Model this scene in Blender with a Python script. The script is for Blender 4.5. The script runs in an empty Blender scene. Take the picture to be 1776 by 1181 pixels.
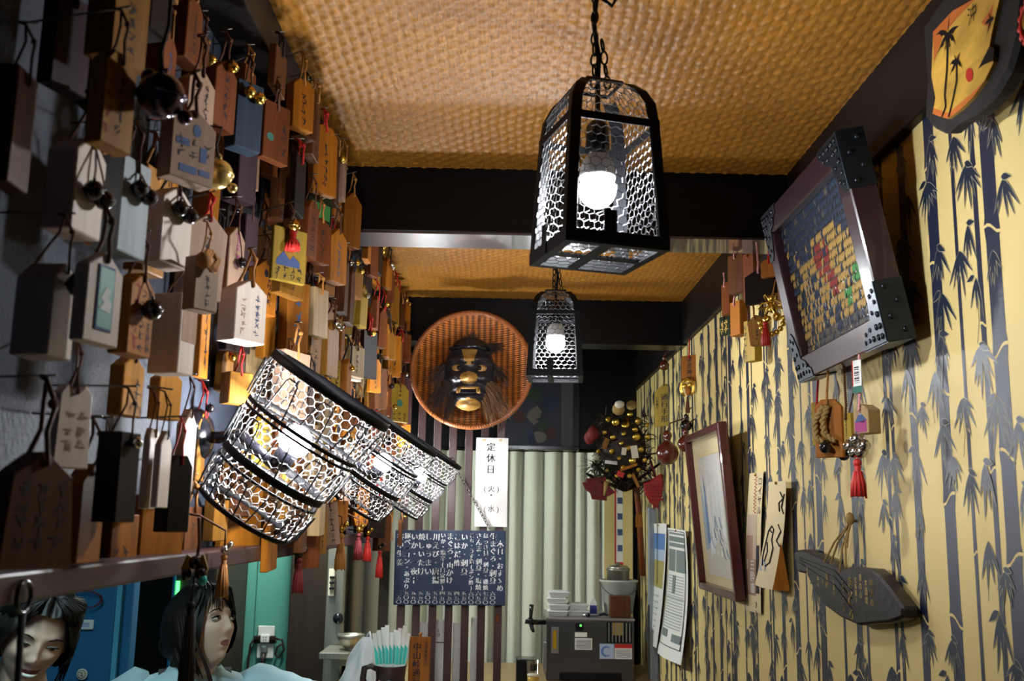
import bpy, bmesh, math, random
from math import sin, cos, pi, sqrt, radians as R
from mathutils import Vector as V, Matrix as M4
import numpy as np
random.seed(7)
SC = bpy.context.scene
COL = SC.collection
# ------------------------------------------------------------------ camera
F, PITCH, YAW, ROLL, CZ = 1750.0, R(10.05), R(-.41), R(1.0), 1.6
cd = bpy.data.cameras.new('camera'); cam = bpy.data.objects.new('camera', cd); COL.objects.link(cam)
cd.sensor_width = 36; cd.lens = F/1776*36; cd.clip_start = .02
cam.location = (0, 0, CZ)
CR = M4.Rotation(YAW, 3, 'Z') @ M4.Rotation(pi/2+PITCH, 3, 'X') @ M4.Rotation(ROLL, 3, 'Z')
cam.rotation_euler = CR.to_euler()
cd.dof.use_dof = True; cd.dof.focus_distance = 2.3; cd.dof.aperture_fstop = 9
SC.camera = cam
# ------------------------------------------------------------------ world, exposure
w = bpy.data.worlds.new('world'); SC.world = w; w.use_nodes = True
w.node_tree.nodes['Background'].inputs[0].default_value = (.25, .4, 1, 1)
w.node_tree.nodes['Background'].inputs[1].default_value = .03
vs = SC.view_settings
vs.view_transform = 'Standard'; vs.look = 'None'; vs.gamma = 1; vs.use_curve_mapping = False; vs.exposure = 0
SC.cycles.use_denoising = True; SC.cycles.max_bounces = 8; SC.cycles.diffuse_bounces = 1
SC.cycles.sample_clamp_indirect = 4; SC.cycles.caustics_reflective = False
E_LANTERN, E_SCONCE, E_KITCHEN, E_BACK_FILL = 560., 540., 125., 300.
# ------------------------------------------------------------------ pixel -> place
def ray(px, py): return CR @ V(((px-888)/F, -(py-590.5)/F, -1))
def atY(px, py, Y): d = ray(px, py); return cam.location + d*(Y/d.y)
def atX(px, py, X): d = ray(px, py); return cam.location + d*(X/d.x)
def ppm(P): return F/((CR.transposed() @ (P-cam.location)).z*-1)     # photo pixels per metre there
# ------------------------------------------------------------------ scene graph
def link(o, parent=None):
    COL.objects.link(o)
    if parent is not None: o.parent = parent
    return o
def tag(o, label=None, cat=None, group=None, kind=None):
    if label: o['label'] = label
    if cat: o['category'] = cat
    if group: o['group'] = group
    if kind: o['kind'] = kind
    return o
def thing(name, label, cat, loc=(0,0,0), rz=0, group=None, rot=None):
    o = bpy.data.objects.new(name, None); o.empty_display_size = .05; link(o)
    o.location = loc; o.rotation_euler = rot if rot else (0, 0, rz)
    return tag(o, label, cat, group)
def dup(root, **kw):
    r = root.copy(); link(r)
    for ch in root.children:
        c = ch.copy(); link(c, r)
        for g in ch.children:
            d = g.copy(); link(d, c)
    for k, v in kw.items(): r[k] = v
    return r
# ------------------------------------------------------------------ mesh collector
class MB:
    def __init__(s): s.v = []; s.f = []; s.m = []; s.sm = []
    def add(s, vs, fs, m=0, smooth=False, T=None):
        b = len(s.v)
        s.v += [tuple(T @ V(v)) for v in vs] if T is not None else [tuple(v) for v in vs]
        for f in fs: s.f.append(tuple(b+i for i in f)); s.m.append(m); s.sm.append(smooth)
        return s
    def box(s, c, d, T=None, m=0, b=0):
        x, y, z = d[0]/2, d[1]/2, d[2]/2; c = V(c)
        if b <= 0:
            vs = [c+V((i*x, j*y, k*z)) for i in (-1,1) for j in (-1,1) for k in (-1,1)]
            return s.add(vs, [(0,1,3,2),(4,6,7,5),(0,4,5,1),(2,3,7,6),(0,2,6,4),(1,5,7,3)], m, False, T)
        bm = bmesh.new(); bmesh.ops.create_cube(bm, size=1)
        for v in bm.verts: v.co = V((v.co.x*2*x, v.co.y*2*y, v.co.z*2*z))+c
        bmesh.ops.bevel(bm, geom=bm.edges[:], offset=b, segments=2, affect='EDGES', profile=.5)
        return s.bm(bm, m, T)
    def bm(s, bm, m=0, T=None, smooth=False):
        bm.verts.index_update()
        s.add([v.co.copy() for v in bm.verts], [[v.index for v in f.verts] for f in bm.faces], m, smooth, T); bm.free(); return s
    def prism(s, poly, y0, y1, m=0, T=None, bev=0):
        """outline in x,z extruded along y"""
        n = len(poly)
        if bev:
            bm = bmesh.new(); a = [bm.verts.new((x, y0, z)) for x, z in poly]; bm.faces.new(a)
            r = bmesh.ops.extrude_face_region(bm, geom=bm.faces[:])
            for v in r['geom']:
                if isinstance(v, bmesh.types.BMVert): v.co.y = y1
            bmesh.ops.recalc_face_normals(bm, faces=bm.faces[:])
            bmesh.ops.bevel(bm, geom=bm.edges[:], offset=bev, segments=1, affect='EDGES', clamp_overlap=True)
            return s.bm(bm, m, T)
        vs = [(x, y0, z) for x, z in poly]+[(x, y1, z) for x, z in poly]
        fs = [tuple(range(n)), tuple(range(2*n-1, n-1, -1))]+[((i+1)%n, i, n+i, n+(i+1)%n) for i in range(n)]
        return s.add(vs, fs, m, False, T)
    def tube(s, pts, r, n=6, m=0, T=None, cap=True, smooth=True, closed=False):
        pts = [V(p) for p in pts]; N = len(pts); rs = r if hasattr(r, '__len__') else [r]*N
        vs = []; prev = None
        for i, p in enumerate(pts):
            if closed: t = pts[(i+1) % N]-pts[i-1]
            else: t = pts[min(i+1, N-1)]-pts[max(i-1, 0)]
            t = t.normalized() if t.length > 1e-9 else V((0,0,1))
            if prev is None:
                a = t.orthogonal().normalized()
            else:
                a = prev-t*prev.dot(t); a = a.normalized() if a.length > 1e-6 else t.orthogonal().normalized()
            prev = a; b = t.cross(a)
            vs += [p+(a*cos(2*pi*k/n)+b*sin(2*pi*k/n))*rs[i] for k in range(n)]
        fs = []
        for i in range(N if closed else N-1):
            j = (i+1) % N
            fs += [(i*n+k, i*n+(k+1)%n, j*n+(k+1)%n, j*n+k) for k in range(n)]
        if cap and not closed: fs += [tuple(range(n-1,-1,-1)), tuple((N-1)*n+k for k in range(n))]
        return s.add(vs, fs, m, smooth, T)
    def lathe(s, prof, n=16, m=0, T=None, smooth=True, cap=True):
        """profile (r,z) around z"""
        vs = []; fs = []
        for r, z in prof: vs += [(r*cos(2*pi*k/n), r*sin(2*pi*k/n), z) for k in range(n)]
        for i in range(len(prof)-1):
            fs += [(i*n+k, i*n+(k+1)%n, (i+1)*n+(k+1)%n, (i+1)*n+k) for k in range(n)]
        if cap: fs += [tuple(range(n-1,-1,-1)), tuple((len(prof)-1)*n+k for k in range(n))]
        return s.add(vs, fs, m, smooth, T)
    def ball(s, c, r, n=12, m=0, T=None, sc=(1,1,1)):
        k = max(4, n//2); vs = [(0,0,-1)]; 
        for i in range(1, k):
            a = -pi/2+pi*i/k; vs += [(cos(a)*cos(2*pi*j/n), cos(a)*sin(2*pi*j/n), sin(a)) for j in range(n)]
        vs.append((0,0,1)); L = len(vs)-1
        vs = [(c[0]+x*r*sc[0], c[1]+y*r*sc[1], c[2]+z*r*sc[2]) for x, y, z in vs]
        fs = [(0, 1+(j+1)%n, 1+j) for j in range(n)]
        for i in range(k-2):
            o = 1+i*n; fs += [(o+j, o+(j+1)%n, o+n+(j+1)%n, o+n+j) for j in range(n)]
        o = 1+(k-2)*n; fs += [(o+j, o+(j+1)%n, L) for j in range(n)]
        return s.add(vs, fs, m, True, T)
    def grid(s, fn, nu, nv, m=0, T=None, smooth=True):
        vs = [fn(i/nu, j/nv) for j in range(nv+1) for i in range(nu+1)]
        fs = [(j*(nu+1)+i, j*(nu+1)+i+1, (j+1)*(nu+1)+i+1, (j+1)*(nu+1)+i) for j in range(nv) for i in range(nu)]
        return s.add(vs, fs, m, smooth, T)
    def flat(s, poly, y=0, m=0, T=None): return s.add([(x, y, z) for x, z in poly], [tuple(range(len(poly)))], m, False, T)
    def build(s, name, mats, parent=None, loc=None, rot=None, kind=None, label=None):
        me = bpy.data.meshes.new(name); me.from_pydata(s.v, [], s.f)
        for mt in (mats if isinstance(mats, (list, tuple)) else [mats]): me.materials.append(mt)
        me.polygons.foreach_set('material_index', s.m); me.polygons.foreach_set('use_smooth', s.sm); me.update()
        o = link(bpy.data.objects.new(name, me), parent)
        if loc is not None: o.location = loc
        if rot is not None: o.rotation_euler = rot
        if kind: o['kind'] = kind
        if label: o['label'] = label
        return o
def struct(name, mb, mats, **k): return mb.build(name, mats, kind='structure', **k)
def circ(cx, cz, r, n=16, sx=1, sz=1, a0=0): return [(cx+r*sx*cos(a0+2*pi*i/n), cz+r*sz*sin(a0+2*pi*i/n)) for i in range(n)]
def rect(x0, z0, x1, z1): return [(x0,z0),(x1,z0),(x1,z1),(x0,z1)]
# ------------------------------------------------------------------ writing
_G = {}
def glyph(ch):
    if ch not in _G:
        c = bpy.data.curves.new('glyph', 'FONT'); c.body = ch; c.resolution_u = 2
        o = bpy.data.objects.new('glyph', c); COL.objects.link(o)
        dg = bpy.context.evaluated_depsgraph_get(); me = bpy.data.meshes.new_from_object(o.evaluated_get(dg))
        vs = [(v.co.x, v.co.y) for v in me.vertices]; fs = [tuple(p.vertices) for p in me.polygons]
        bpy.data.objects.remove(o); bpy.data.curves.remove(c); bpy.data.meshes.remove(me)
        x0 = min(v[0] for v in vs) if vs else 0; x1 = max(v[0] for v in vs) if vs else 1
        _G[ch] = ([(x-(x0+x1)/2, y-.38) for x, y in vs], fs, x1-x0)
    return _G[ch]
def write(mb, text, x, z, size, pitch=1.0, y=0, m=0, sx=1.0, vert=True, jit=0, bold=0, T=None):
    """a column (vert) or a row of characters from x,z downwards / onwards, on the x,z plane"""
    rnd = random.Random(hash(text) % 1000 if False else len(text)*13+7)
    for i, ch in enumerate(text):
        if ch == ' ': continue
        vs, fs, wd = glyph('│' if False else ch)
        a = rnd.uniform(-jit, jit); k = size*(1+rnd.uniform(-jit, jit))
        cx, cz = (x, z-(i+.5)*size*pitch) if vert else (x+(i+.5)*size*pitch, z)
        for ox in ((0,) if not bold else (-bold, bold)):
            mb.add([(cx+ox*size+(u*cos(a)-v*sin(a))*k*sx+(v*k*.0), y, cz+(u*sin(a)+v*cos(a))*k) for u, v in vs], fs, m, False, T)
    return mb
def strokes(mb, x0, z0, x1, z1, n=5, rnd=random, y=0, m=0, cols=1, wt=.16):
    """faded brush characters nobody can read: each a few short uneven strokes"""
    cw = (x1-x0)/cols; ch = (z1-z0)/n
    for c in range(cols):
        for i in range(n):
            X, Z = x0+c*cw, z0+i*ch; q = min(cw, ch)
            for k in range(rnd.randint(3, 5)):
                a = rnd.choice((0, 0, pi/2, pi/2, .9, -.9))+rnd.uniform(-.2, .2)
                L = q*rnd.uniform(.25, .45); t = q*wt*rnd.uniform(.35, .6)
                u, v = X+cw/2+rnd.uniform(-.25, .25)*q, Z+ch/2+rnd.uniform(-.28, .28)*q
                d = (cos(a), sin(a)); p = (-d[1], d[0])
                mb.flat([(u-d[0]*L-p[0]*t*.6, v-d[1]*L-p[1]*t*.6), (u+d[0]*L-p[0]*t*.4, v+d[1]*L-p[1]*t*.4), (u+d[0]*L+p[0]*t*.4, v+d[1]*L+p[1]*t*.4), (u-d[0]*L+p[0]*t, v-d[1]*L+p[1]*t)], y-.00002*k, m)
    return mb
# ------------------------------------------------------------------ materials
MAT = {}
def mat(name, col, rough=.6, metal=0., spec=.5, grain=0, gs=(6,6,60), bump=0, bs=80, emit=0, trans=0, ior=1.45, var=0, coat=0, alpha=1, sub=0):
    m = bpy.data.materials.new(name); m.use_nodes = True; nt = m.node_tree; N = nt.nodes; L = nt.links; p = N['Principled BSDF']
    c = tuple(col)+(1,) if len(col) == 3 else col
    p.inputs['Base Color'].default_value = c; p.inputs['Roughness'].default_value = rough; p.inputs['Metallic'].default_value = metal
    p.inputs['Specular IOR Level'].default_value = spec; p.inputs['IOR'].default_value = ior
    p.inputs['Transmission Weight'].default_value = trans; p.inputs['Coat Weight'].default_value = coat; p.inputs['Alpha'].default_value = alpha
    if sub: p.inputs['Subsurface Weight'].default_value = sub; p.inputs['Subsurface Scale'].default_value = .01
    if emit: p.inputs['Emission Color'].default_value = c; p.inputs['Emission Strength'].default_value = emit
    if grain or bump or var:
        tc = N.new('ShaderNodeTexCoord')
    src = None
    if grain:
        mp = N.new('ShaderNodeMapping'); mp.inputs['Scale'].default_value = gs; L.new(tc.outputs['Object'], mp.inputs[0])
        oi = N.new('ShaderNodeObjectInfo'); ad = N.new('ShaderNodeVectorMath'); ad.operation = 'ADD'
        mu = N.new('ShaderNodeMath'); mu.operation = 'MULTIPLY'; mu.inputs[1].default_value = 37; L.new(oi.outputs['Random'], mu.inputs[0])
        L.new(mp.outputs[0], ad.inputs[0]); L.new(mu.outputs[0], ad.inputs[1])
        nz = N.new('ShaderNodeTexNoise'); nz.inputs['Scale'].default_value = 1; nz.inputs['Detail'].default_value = 5; nz.inputs['Distortion'].default_value = .6
        L.new(ad.outputs[0], nz.inputs['Vector'])
        rp = N.new('ShaderNodeValToRGB'); e = rp.color_ramp.elements
        e[0].position = .3; e[1].position = .72
        e[0].color = tuple(max(0, x*(1-grain)) for x in c[:3])+(1,); e[1].color = tuple(min(1, x*(1+grain*.45)) for x in c[:3])+(1,)
        L.new(nz.outputs['Fac'], rp.inputs[0]); src = rp.outputs[0]
    if var:
        oi2 = N.new('ShaderNodeObjectInfo'); hs = N.new('ShaderNodeHueSaturation')
        mr = N.new('ShaderNodeMapRange'); mr.inputs[3].default_value = 1-var; mr.inputs[4].default_value = 1+var*.7; L.new(oi2.outputs['Random'], mr.inputs[0])
        L.new(mr.outputs[0], hs.inputs['Value'])
        if src: L.new(src, hs.inputs['Color'])
        else: hs.inputs['Color'].default_value = c
        src = hs.outputs[0]
    if src: L.new(src, p.inputs['Base Color'])
    if bump:
        nb = N.new('ShaderNodeTexNoise'); nb.inputs['Scale'].default_value = bs; nb.inputs['Detail'].default_value = 4; L.new(tc.outputs['Object'], nb.inputs['Vector'])
        bp = N.new('ShaderNodeBump'); bp.inputs['Strength'].default_value = bump; bp.inputs['Distance'].default_value = .002
        L.new(nb.outputs['Fac'], bp.inputs['Height']); L.new(bp.outputs[0], p.inputs['Normal'])
    MAT[name] = m; return m
def wood(n, c, **k):
    c = tuple(x*(1.05 if n == 'white' else .76 if n in ('pink','pale','bluewhite') else .62 if n == 'yellow' else .55) for x in c)
    k = {**dict(rough=.55, spec=.22, grain=.3, gs=(90,90,7), var=.22), **k}; return mat(n, c, **k)
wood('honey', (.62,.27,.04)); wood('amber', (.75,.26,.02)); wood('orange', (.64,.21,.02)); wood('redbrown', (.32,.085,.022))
wood('brown', (.20,.066,.018)); wood('dark', (.022,.011,.008)); wood('pale', (.60,.40,.19)); wood('white', (.80,.66,.56), grain=.12)
wood('pink', (.58,.36,.24), grain=.2); wood('bluewhite', (.42,.48,.52), grain=.2); wood('yellow', (.66,.42,.05), grain=.2)
wood('glow', (1.25,.55,.09)); wood('slate', (.05,.08,.13)); wood('purple', (.09,.045,.06)); wood('green', (.025,.045,.02)); wood('grey', (.16,.13,.13))  # the brightest amber has lamp light put into its wood colour
mat('ink', (.012,.010,.014), rough=.7); mat('inkred', (.35,.03,.02), rough=.7); mat('inkblue', (.05,.09,.22), rough=.7); mat('inkgreen', (.04,.16,.12), rough=.7)
mat('inkgold', (.75,.5,.12), rough=.4, metal=.4); mat('inkpurple', (.35,.05,.18), rough=.7)
mat('cord_brown', (.10,.035,.015), rough=.8, bump=.5, bs=900); mat('cord_gold', (.42,.17,.035), rough=.7, bump=.5, bs=900)
mat('cord_red', (.5,.012,.01), rough=.7, bump=.4, bs=900); mat('cord_dark', (.02,.015,.015), rough=.8); mat('cord_pink', (.75,.35,.35), rough=.7)
mat('cord_white', (.8,.72,.68), rough=.7)
mat('brass', (.55,.34,.07), rough=.25, metal=1); mat('gold', (.75,.5,.1), rough=.28, metal=1); mat('darkbell', (.05,.045,.05), rough=.22, metal=.9)
mat('steelbell', (.5,.48,.45), rough=.2, metal=1); mat('goldpearl', (.7,.5,.17), rough=.22, metal=.55); mat('ironball', (.07,.05,.09), rough=.12, metal=.8)
mat('black', (.004,.004,.005), rough=.55, spec=.2); mat('blackgloss', (.008,.008,.012), rough=.2); mat('wire', (.46,.45,.44), rough=.42, metal=.6)
mat('blackwire', (.012,.012,.014), rough=.45, metal=.5); mat('cagewire', (.10,.10,.105), rough=.38, metal=.7); mat('nail', (.2,.19,.18), rough=.4, metal=1)
mat('beam', (.003,.0025,.003), rough=.30, grain=.5, gs=(4,60,60), spec=.2); mat('trimwood', (.007,.0045,.004), rough=.5, spec=.3, grain=.5, gs=(60,3,60))
mat('ledge', (.045,.016,.017), rough=.38, grain=.4, gs=(60,4,60)); mat('slatwood', (.060,.026,.026), rough=.45, grain=.4, gs=(60,60,4), var=.15)
mat('wallplaster', (.032,.040,.062), rough=.75, bump=.9, bs=160)
mat('wallpaper', (.78,.60,.25), rough=.55, spec=.35, bump=.15, bs=500); mat('print', (.014,.02,.05), rough=.40, spec=1.0, bump=.25, bs=900)
mat('printleaf', (.012,.022,.045), rough=.42, spec=.9); mat('printline', (.62,.56,.38), rough=.55)
mat('white_paper', (.82,.81,.78), rough=.7); mat('cream_paper', (.72,.58,.33), rough=.6); mat('curtain', (.84,.85,.72), rough=.85, bump=.2, bs=400)
mat('teal', (.10,.34,.28), rough=.5, bump=.1, bs=30); mat('blue_door', (.022,.15,.33), rough=.4); mat('blue_edge', (.10,.42,.62), rough=.35)
mat('steel', (.45,.42,.36), rough=.38, metal=.85, grain=.12, gs=(200,200,3)); mat('darkpanel', (.03,.018,.010), rough=.5, grain=.4, gs=(60,60,4))
mat('red', (.55,.02,.015), rough=.5); mat('redcloth', (.16,.010,.014), rough=.7); mat('ivory', (.78,.72,.58), rough=.5)
mat('frame_red', (.085,.010,.012), rough=.28, coat=.4, grain=.25, gs=(40,40,8)); mat('frame_dark', (.035,.014,.020), rough=.3, coat=.3)
mat('skin', (.80,.53,.41), rough=.5, sub=.1); mat('lip', (.36,.10,.10), rough=.4); mat('hair', (.006,.004,.004), rough=.5, spec=.25); mat('hairbrown', (.016,.009,.007), rough=.5, spec=.25)
mat('blouse', (.55,.74,.82), rough=.8, bump=.2, bs=60); mat('apron', (.01,.012,.02), rough=.8); mat('eyewhite', (.75,.74,.72), rough=.2); mat('iris', (.02,.01,.008), rough=.1); mat('teeth', (.8,.78,.72), rough=.3)
mat('plastic_white', (.80,.80,.78), rough=.35); mat('foam', (.85,.86,.84), rough=.5); mat('machine', (.085,.085,.09), rough=.32, metal=.7); mat('machine_edge', (.35,.36,.37), rough=.3, metal=.8)
mat('beer', (.75,.42,.02), rough=.1, trans=.4); mat('beerfoam', (.85,.82,.7), rough=.6); mat('glass', (.95,.97,.97), rough=.02, trans=1); mat('led', (.05,1,.1), emit=6); mat('led_dim', (.1,.7,.1), emit=2)
mat('board', (.009,.022,.058), rough=.55, bump=.2, bs=60); mat('chalk', (.85,.86,.84), rough=.9)
mat('mug', (.025,.012,.012), rough=.35, bump=.4, bs=40); mat('tealpaper', (.05,.55,.48), rough=.6); mat('counter', (.50,.33,.15), rough=.4, grain=.2, gs=(4,40,40))
mat('bag', (.82,.84,.86), rough=.4, alpha=.85); mat('bluestuff', (.03,.05,.3), rough=.5); mat('bucket', (.68,.68,.6), rough=.4, trans=.25)
mat('wicker', (.62,.19,.03), rough=.42, grain=.35, gs=(12,12,160)); mat('rimwood', (.36,.11,.03), rough=.32, grain=.3, gs=(90,90,90))
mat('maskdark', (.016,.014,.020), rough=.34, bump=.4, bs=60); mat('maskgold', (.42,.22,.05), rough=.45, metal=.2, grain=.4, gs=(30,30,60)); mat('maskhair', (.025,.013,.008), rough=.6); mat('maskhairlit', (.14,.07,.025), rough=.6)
mat('gourd', (.09,.014,.006), rough=.22, coat=.5); mat('straw', (.35,.22,.07), rough=.7); mat('floor', (.05,.045,.04), rough=.5); mat('kitchenwall', (.10,.13,.13), rough=.6)
mat('iron', (.035,.045,.060), rough=.36, metal=.85); mat('studs', (.03,.035,.045), rough=.3, metal=.85)
for n, c in (('s_gold', (.42,.26,.07)), ('s_blue', (.02,.035,.07)), ('s_red', (.26,.035,.03)), ('s_green', (.05,.24,.06)), ('s_grey', (.10,.09,.07))): mat(n, c, rough=.38, spec=.7)
mat('bulb', (.93,.97,1.0), emit=1); mat('bulbcap', (.55,.55,.55), rough=.4); mat('tube', (.66,.96,1.0), emit=1)
def setemit(n, e): MAT[n].node_tree.nodes['Principled BSDF'].inputs['Emission Strength'].default_value = e
m = MAT['bulb']; mat('bulb2', (.95,.97,1.0), emit=E_SCONCE); setemit('bulb', E_LANTERN); setemit('tube', E_KITCHEN); mat('tube2', (.92,1,.90), emit=E_BACK_FILL)
def thin_glass(n, fac=.10):
    m = bpy.data.materials.new(n); m.use_nodes = True; nt = m.node_tree; N = nt.nodes; N.remove(N['Principled BSDF'])
    a = N.new('ShaderNodeBsdfTransparent'); b = N.new('ShaderNodeBsdfGlossy'); b.inputs['Roughness'].default_value = .03; f = N.new('ShaderNodeValue'); f.outputs[0].default_value = fac
    mx = N.new('ShaderNodeMixShader'); nt.links.new(f.outputs[0], mx.inputs[0]); nt.links.new(a.outputs[0], mx.inputs[1]); nt.links.new(b.outputs[0], mx.inputs[2]); nt.links.new(mx.outputs[0], N['Material Output'].inputs[0]); MAT[n] = m; return m
thin_glass('glass'); thin_glass('pane')
# ================================================================== SETTING
XR, XL, ZC = .67, -.46, CZ+.80
def bx(name, x0, x1, y0, y1, z0, z1, m, b=0, kind='structure', parent=None):
    return MB().box(((x0+x1)/2, (y0+y1)/2, (z0+z1)/2), (x1-x0, y1-y0, z1-z0), b=b).build(name, MAT[m] if isinstance(m, str) else m, parent, kind=kind)
bx('floor', -2.5, .8, -.8, 5.2, -.1, 0, 'floor')
ceiling = bx('ceiling', -2.5, .8, -.8, 5.2, ZC+.012, ZC+.1, 'beam')
wall_right = bx('wall_right', XR, XR+.1, 1.12, 5.2, 0, ZC+.012, 'wallpaper')
bx('wall_entrance', XR, XR+.1, -.8, 1.12, 0, ZC+.012, 'darkpanel')  # unseen near stretch, made dark to cut bounce onto the tag sides
wall_left = bx('wall_left', XL-.1, XL, -.8, 3.64, CZ-.06, ZC+.012, 'wallplaster')
bx('wall_back', -2.5, .8, 5.06, 5.2, 0, ZC+.012, 'beam')
bx('wall_kitchen_side', -2.5, -2.4, -.8, 5.06, 0, ZC+.012, 'kitchenwall')
# woven rattan matting: real over-and-under strands between the beams
mm = MAT['weave'] = mat('weave', (.46,.19,.02), rough=.45, spec=.6, grain=.45, gs=(260,40,60), bump=.35, bs=700)
def weave(name, x0, x1, y0, y1, p=.0185, q=6, A=.0034):
    nx, ny = int((x1-x0)/p*q), int((y1-y0)/p*q)
    X, Y = np.meshgrid(np.linspace(x0, x1, nx+1), np.linspace(y0, y1, ny+1))
    rs = np.random.RandomState(3)
    u = X/p+.08*np.sin(Y*23)+.05*np.sin(Y*61); v = Y/p+.10*np.sin(X*17)
    fu, fv = u-np.floor(u), v-np.floor(v)
    par = (np.floor(u)+np.floor(v)) % 2
    sk = np.clip(fv+(fu-.5)*.55, 0, 1)
    up = np.sin(np.pi*fu)**.5*np.sqrt(np.clip(1-(2*sk-1)**2, 0, 1))
    warp = .55*np.sqrt(np.clip(1-(2*fu-1)**2, 0, 1))
    h = np.where(par == 0, up*1.0, warp*.75)+rs.uniform(-.09, .09, X.shape)
    Z = ZC+.006-A*h
    vs = np.stack([X, Y, Z], -1).reshape(-1, 3)
    i = np.arange(nx)[None, :]+np.arange(ny)[:, None]*(nx+1)
    qd = np.stack([i, i+nx+1, i+nx+2, i+1], -1).reshape(-1, 4)
    me = bpy.data.meshes.new(name); me.vertices.add(len(vs)); me.vertices.foreach_set('co', vs.ravel())
    me.loops.add(qd.size); me.loops.foreach_set('vertex_index', qd.ravel()); me.polygons.add(len(qd))
    me.polygons.foreach_set('loop_start', np.arange(0, qd.size, 4)); me.update(calc_edges=True); me.validate()
    me.polygons.foreach_set('use_smooth', [True]*len(qd)); me.materials.append(mm)
    o = link(bpy.data.objects.new(name, me), ceiling); o['kind'] = 'stuff'; return o
weave('woven_matting', -.44, .655, 1.0, 2.25)
weave('woven_matting', -.44, .655, 2.37, 3.65, q=4)
bx('trim_1', XL, XR, 2.25, 2.37, CZ+.65, ZC+.012, 'beam', .003)
mat('polished', (.02,.016,.022), rough=.34, spec=1.0, coat=.8)
bx('trim_18', XL, XR, 2.249, 2.371, CZ+.645, CZ+.65, 'polished')
bx('trim_2', XL, XR, 3.65, 3.77, CZ+.64, ZC+.012, 'beam', .003)
bx('trim_3', XR-.018, XR, -.8, 5.06, CZ+.647, ZC+.012, 'trimwood', .002)
bx('trim_4', XL, -.385, -.8, 3.65, CZ+.73, ZC+.012, 'trimwood', .003)
bx('trim_5', XL-.1, -.40, -.8, 3.3, CZ-.076, CZ-.05, 'ledge', .003)
# kitchen behind the pass-through
bx('wall_kitchen_back', -1.42, -.90, 4.6, 4.7, 0, CZ+.3, 'teal')
bx('trim_6', -1.075, -1.07, 4.592, 4.6, 0, CZ+.3, 'teal')
door = MB().box(((-.905-.748)/2, 4.5, 1.0), (.157, .05, 2.0), b=.004).build('door_1', MAT['darkpanel'], kind='structure')
P = atY(588, 1072, 4.46)
k = MB(); T = M4.Translation(P) @ M4.Rotation(pi/2, 4, 'X')
k.lathe([(.012,-.03),(.010,0),(.021,.004),(.024,.018),(.020,.032),(.010,.036)], 14, T=T).build('door_knob', MAT['blackgloss'], door)
bx('trim_7', -.748, -.675, 4.47, 4.53, 0, 2.0, 'steel', .003)
# bar counter and the back counter beyond the slats
for nm, lab, x0, x1, y0, y1, zt, pan in (('bar_counter', 'long pale wooden bar counter below the pass-through, carrying the mug and pass board', -.50, -.10, -.6, 3.62, CZ-.555, (-.48, -.44, -.58, 3.60)), ('back_counter', 'pale wooden back counter carrying the beer dispenser and beer glass', -.66, .665, 3.80, 4.88, CZ-.655, (-.64, .64, 3.86, 3.90))):
    o = thing(nm, lab, 'counter'); MB().box(((x0+x1)/2, (y0+y1)/2, zt-.0225), (x1-x0, y1-y0, .045), b=.006).build('worktop', MAT['counter'], o)
    a, b, c, d = pan; MB().box(((a+b)/2, (c+d)/2, (zt-.045)/2), (b-a, d-c, zt-.045)).build('front_panel', MAT['darkpanel'], o)
# ------------------------------------------------------------------ printed bamboo wallpaper (flat print on the paper)
rnd = random.Random(11)
STEMS = [(1.3385,.040), (1.381,.015), (1.4475,.011), (1.5227,.0385), (1.6375,.029), (1.729,.014), (1.755,.015), (1.891,.012), (1.935,.031), (2.018,.015)]
PER = .812
pr = MB(); z0, z1 = CZ-.62, CZ+.648; X0 = XR
def wp(mb, poly, lay, m): mb.add([(X0-.0003-.00022*lay, y, z) for y, z in poly], [tuple(range(len(poly)))], m)
def leaf(mb, y, z, a, L, wd, lay):
    d = (sin(a), -cos(a)); p = (d[1], -d[0]); prof = ((0,.0),(.14,.62),(.32,1),(.55,.82),(.8,.36),(1,0))
    def out(k, e): 
        l = [(y+d[0]*(t*L+e*(2*t-1))+p[0]*(h*wd+(e if 0 < t < 1 else 0)), z+d[1]*(t*L+e*(2*t-1))+p[1]*(h*wd+(e if 0 < t < 1 else 0))) for t, h in prof]
        r = [(y+d[0]*(t*L+e*(2*t-1))-p[0]*(h*wd+(e if 0 < t < 1 else 0)), z+d[1]*(t*L+e*(2*t-1))-p[1]*(h*wd+(e if 0 < t < 1 else 0))) for t, h in prof[-2:0:-1]]
        return l+r
    wp(mb, out(0, .0007), lay, 2); wp(mb, out(0, 0), lay+.5, 1)
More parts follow.
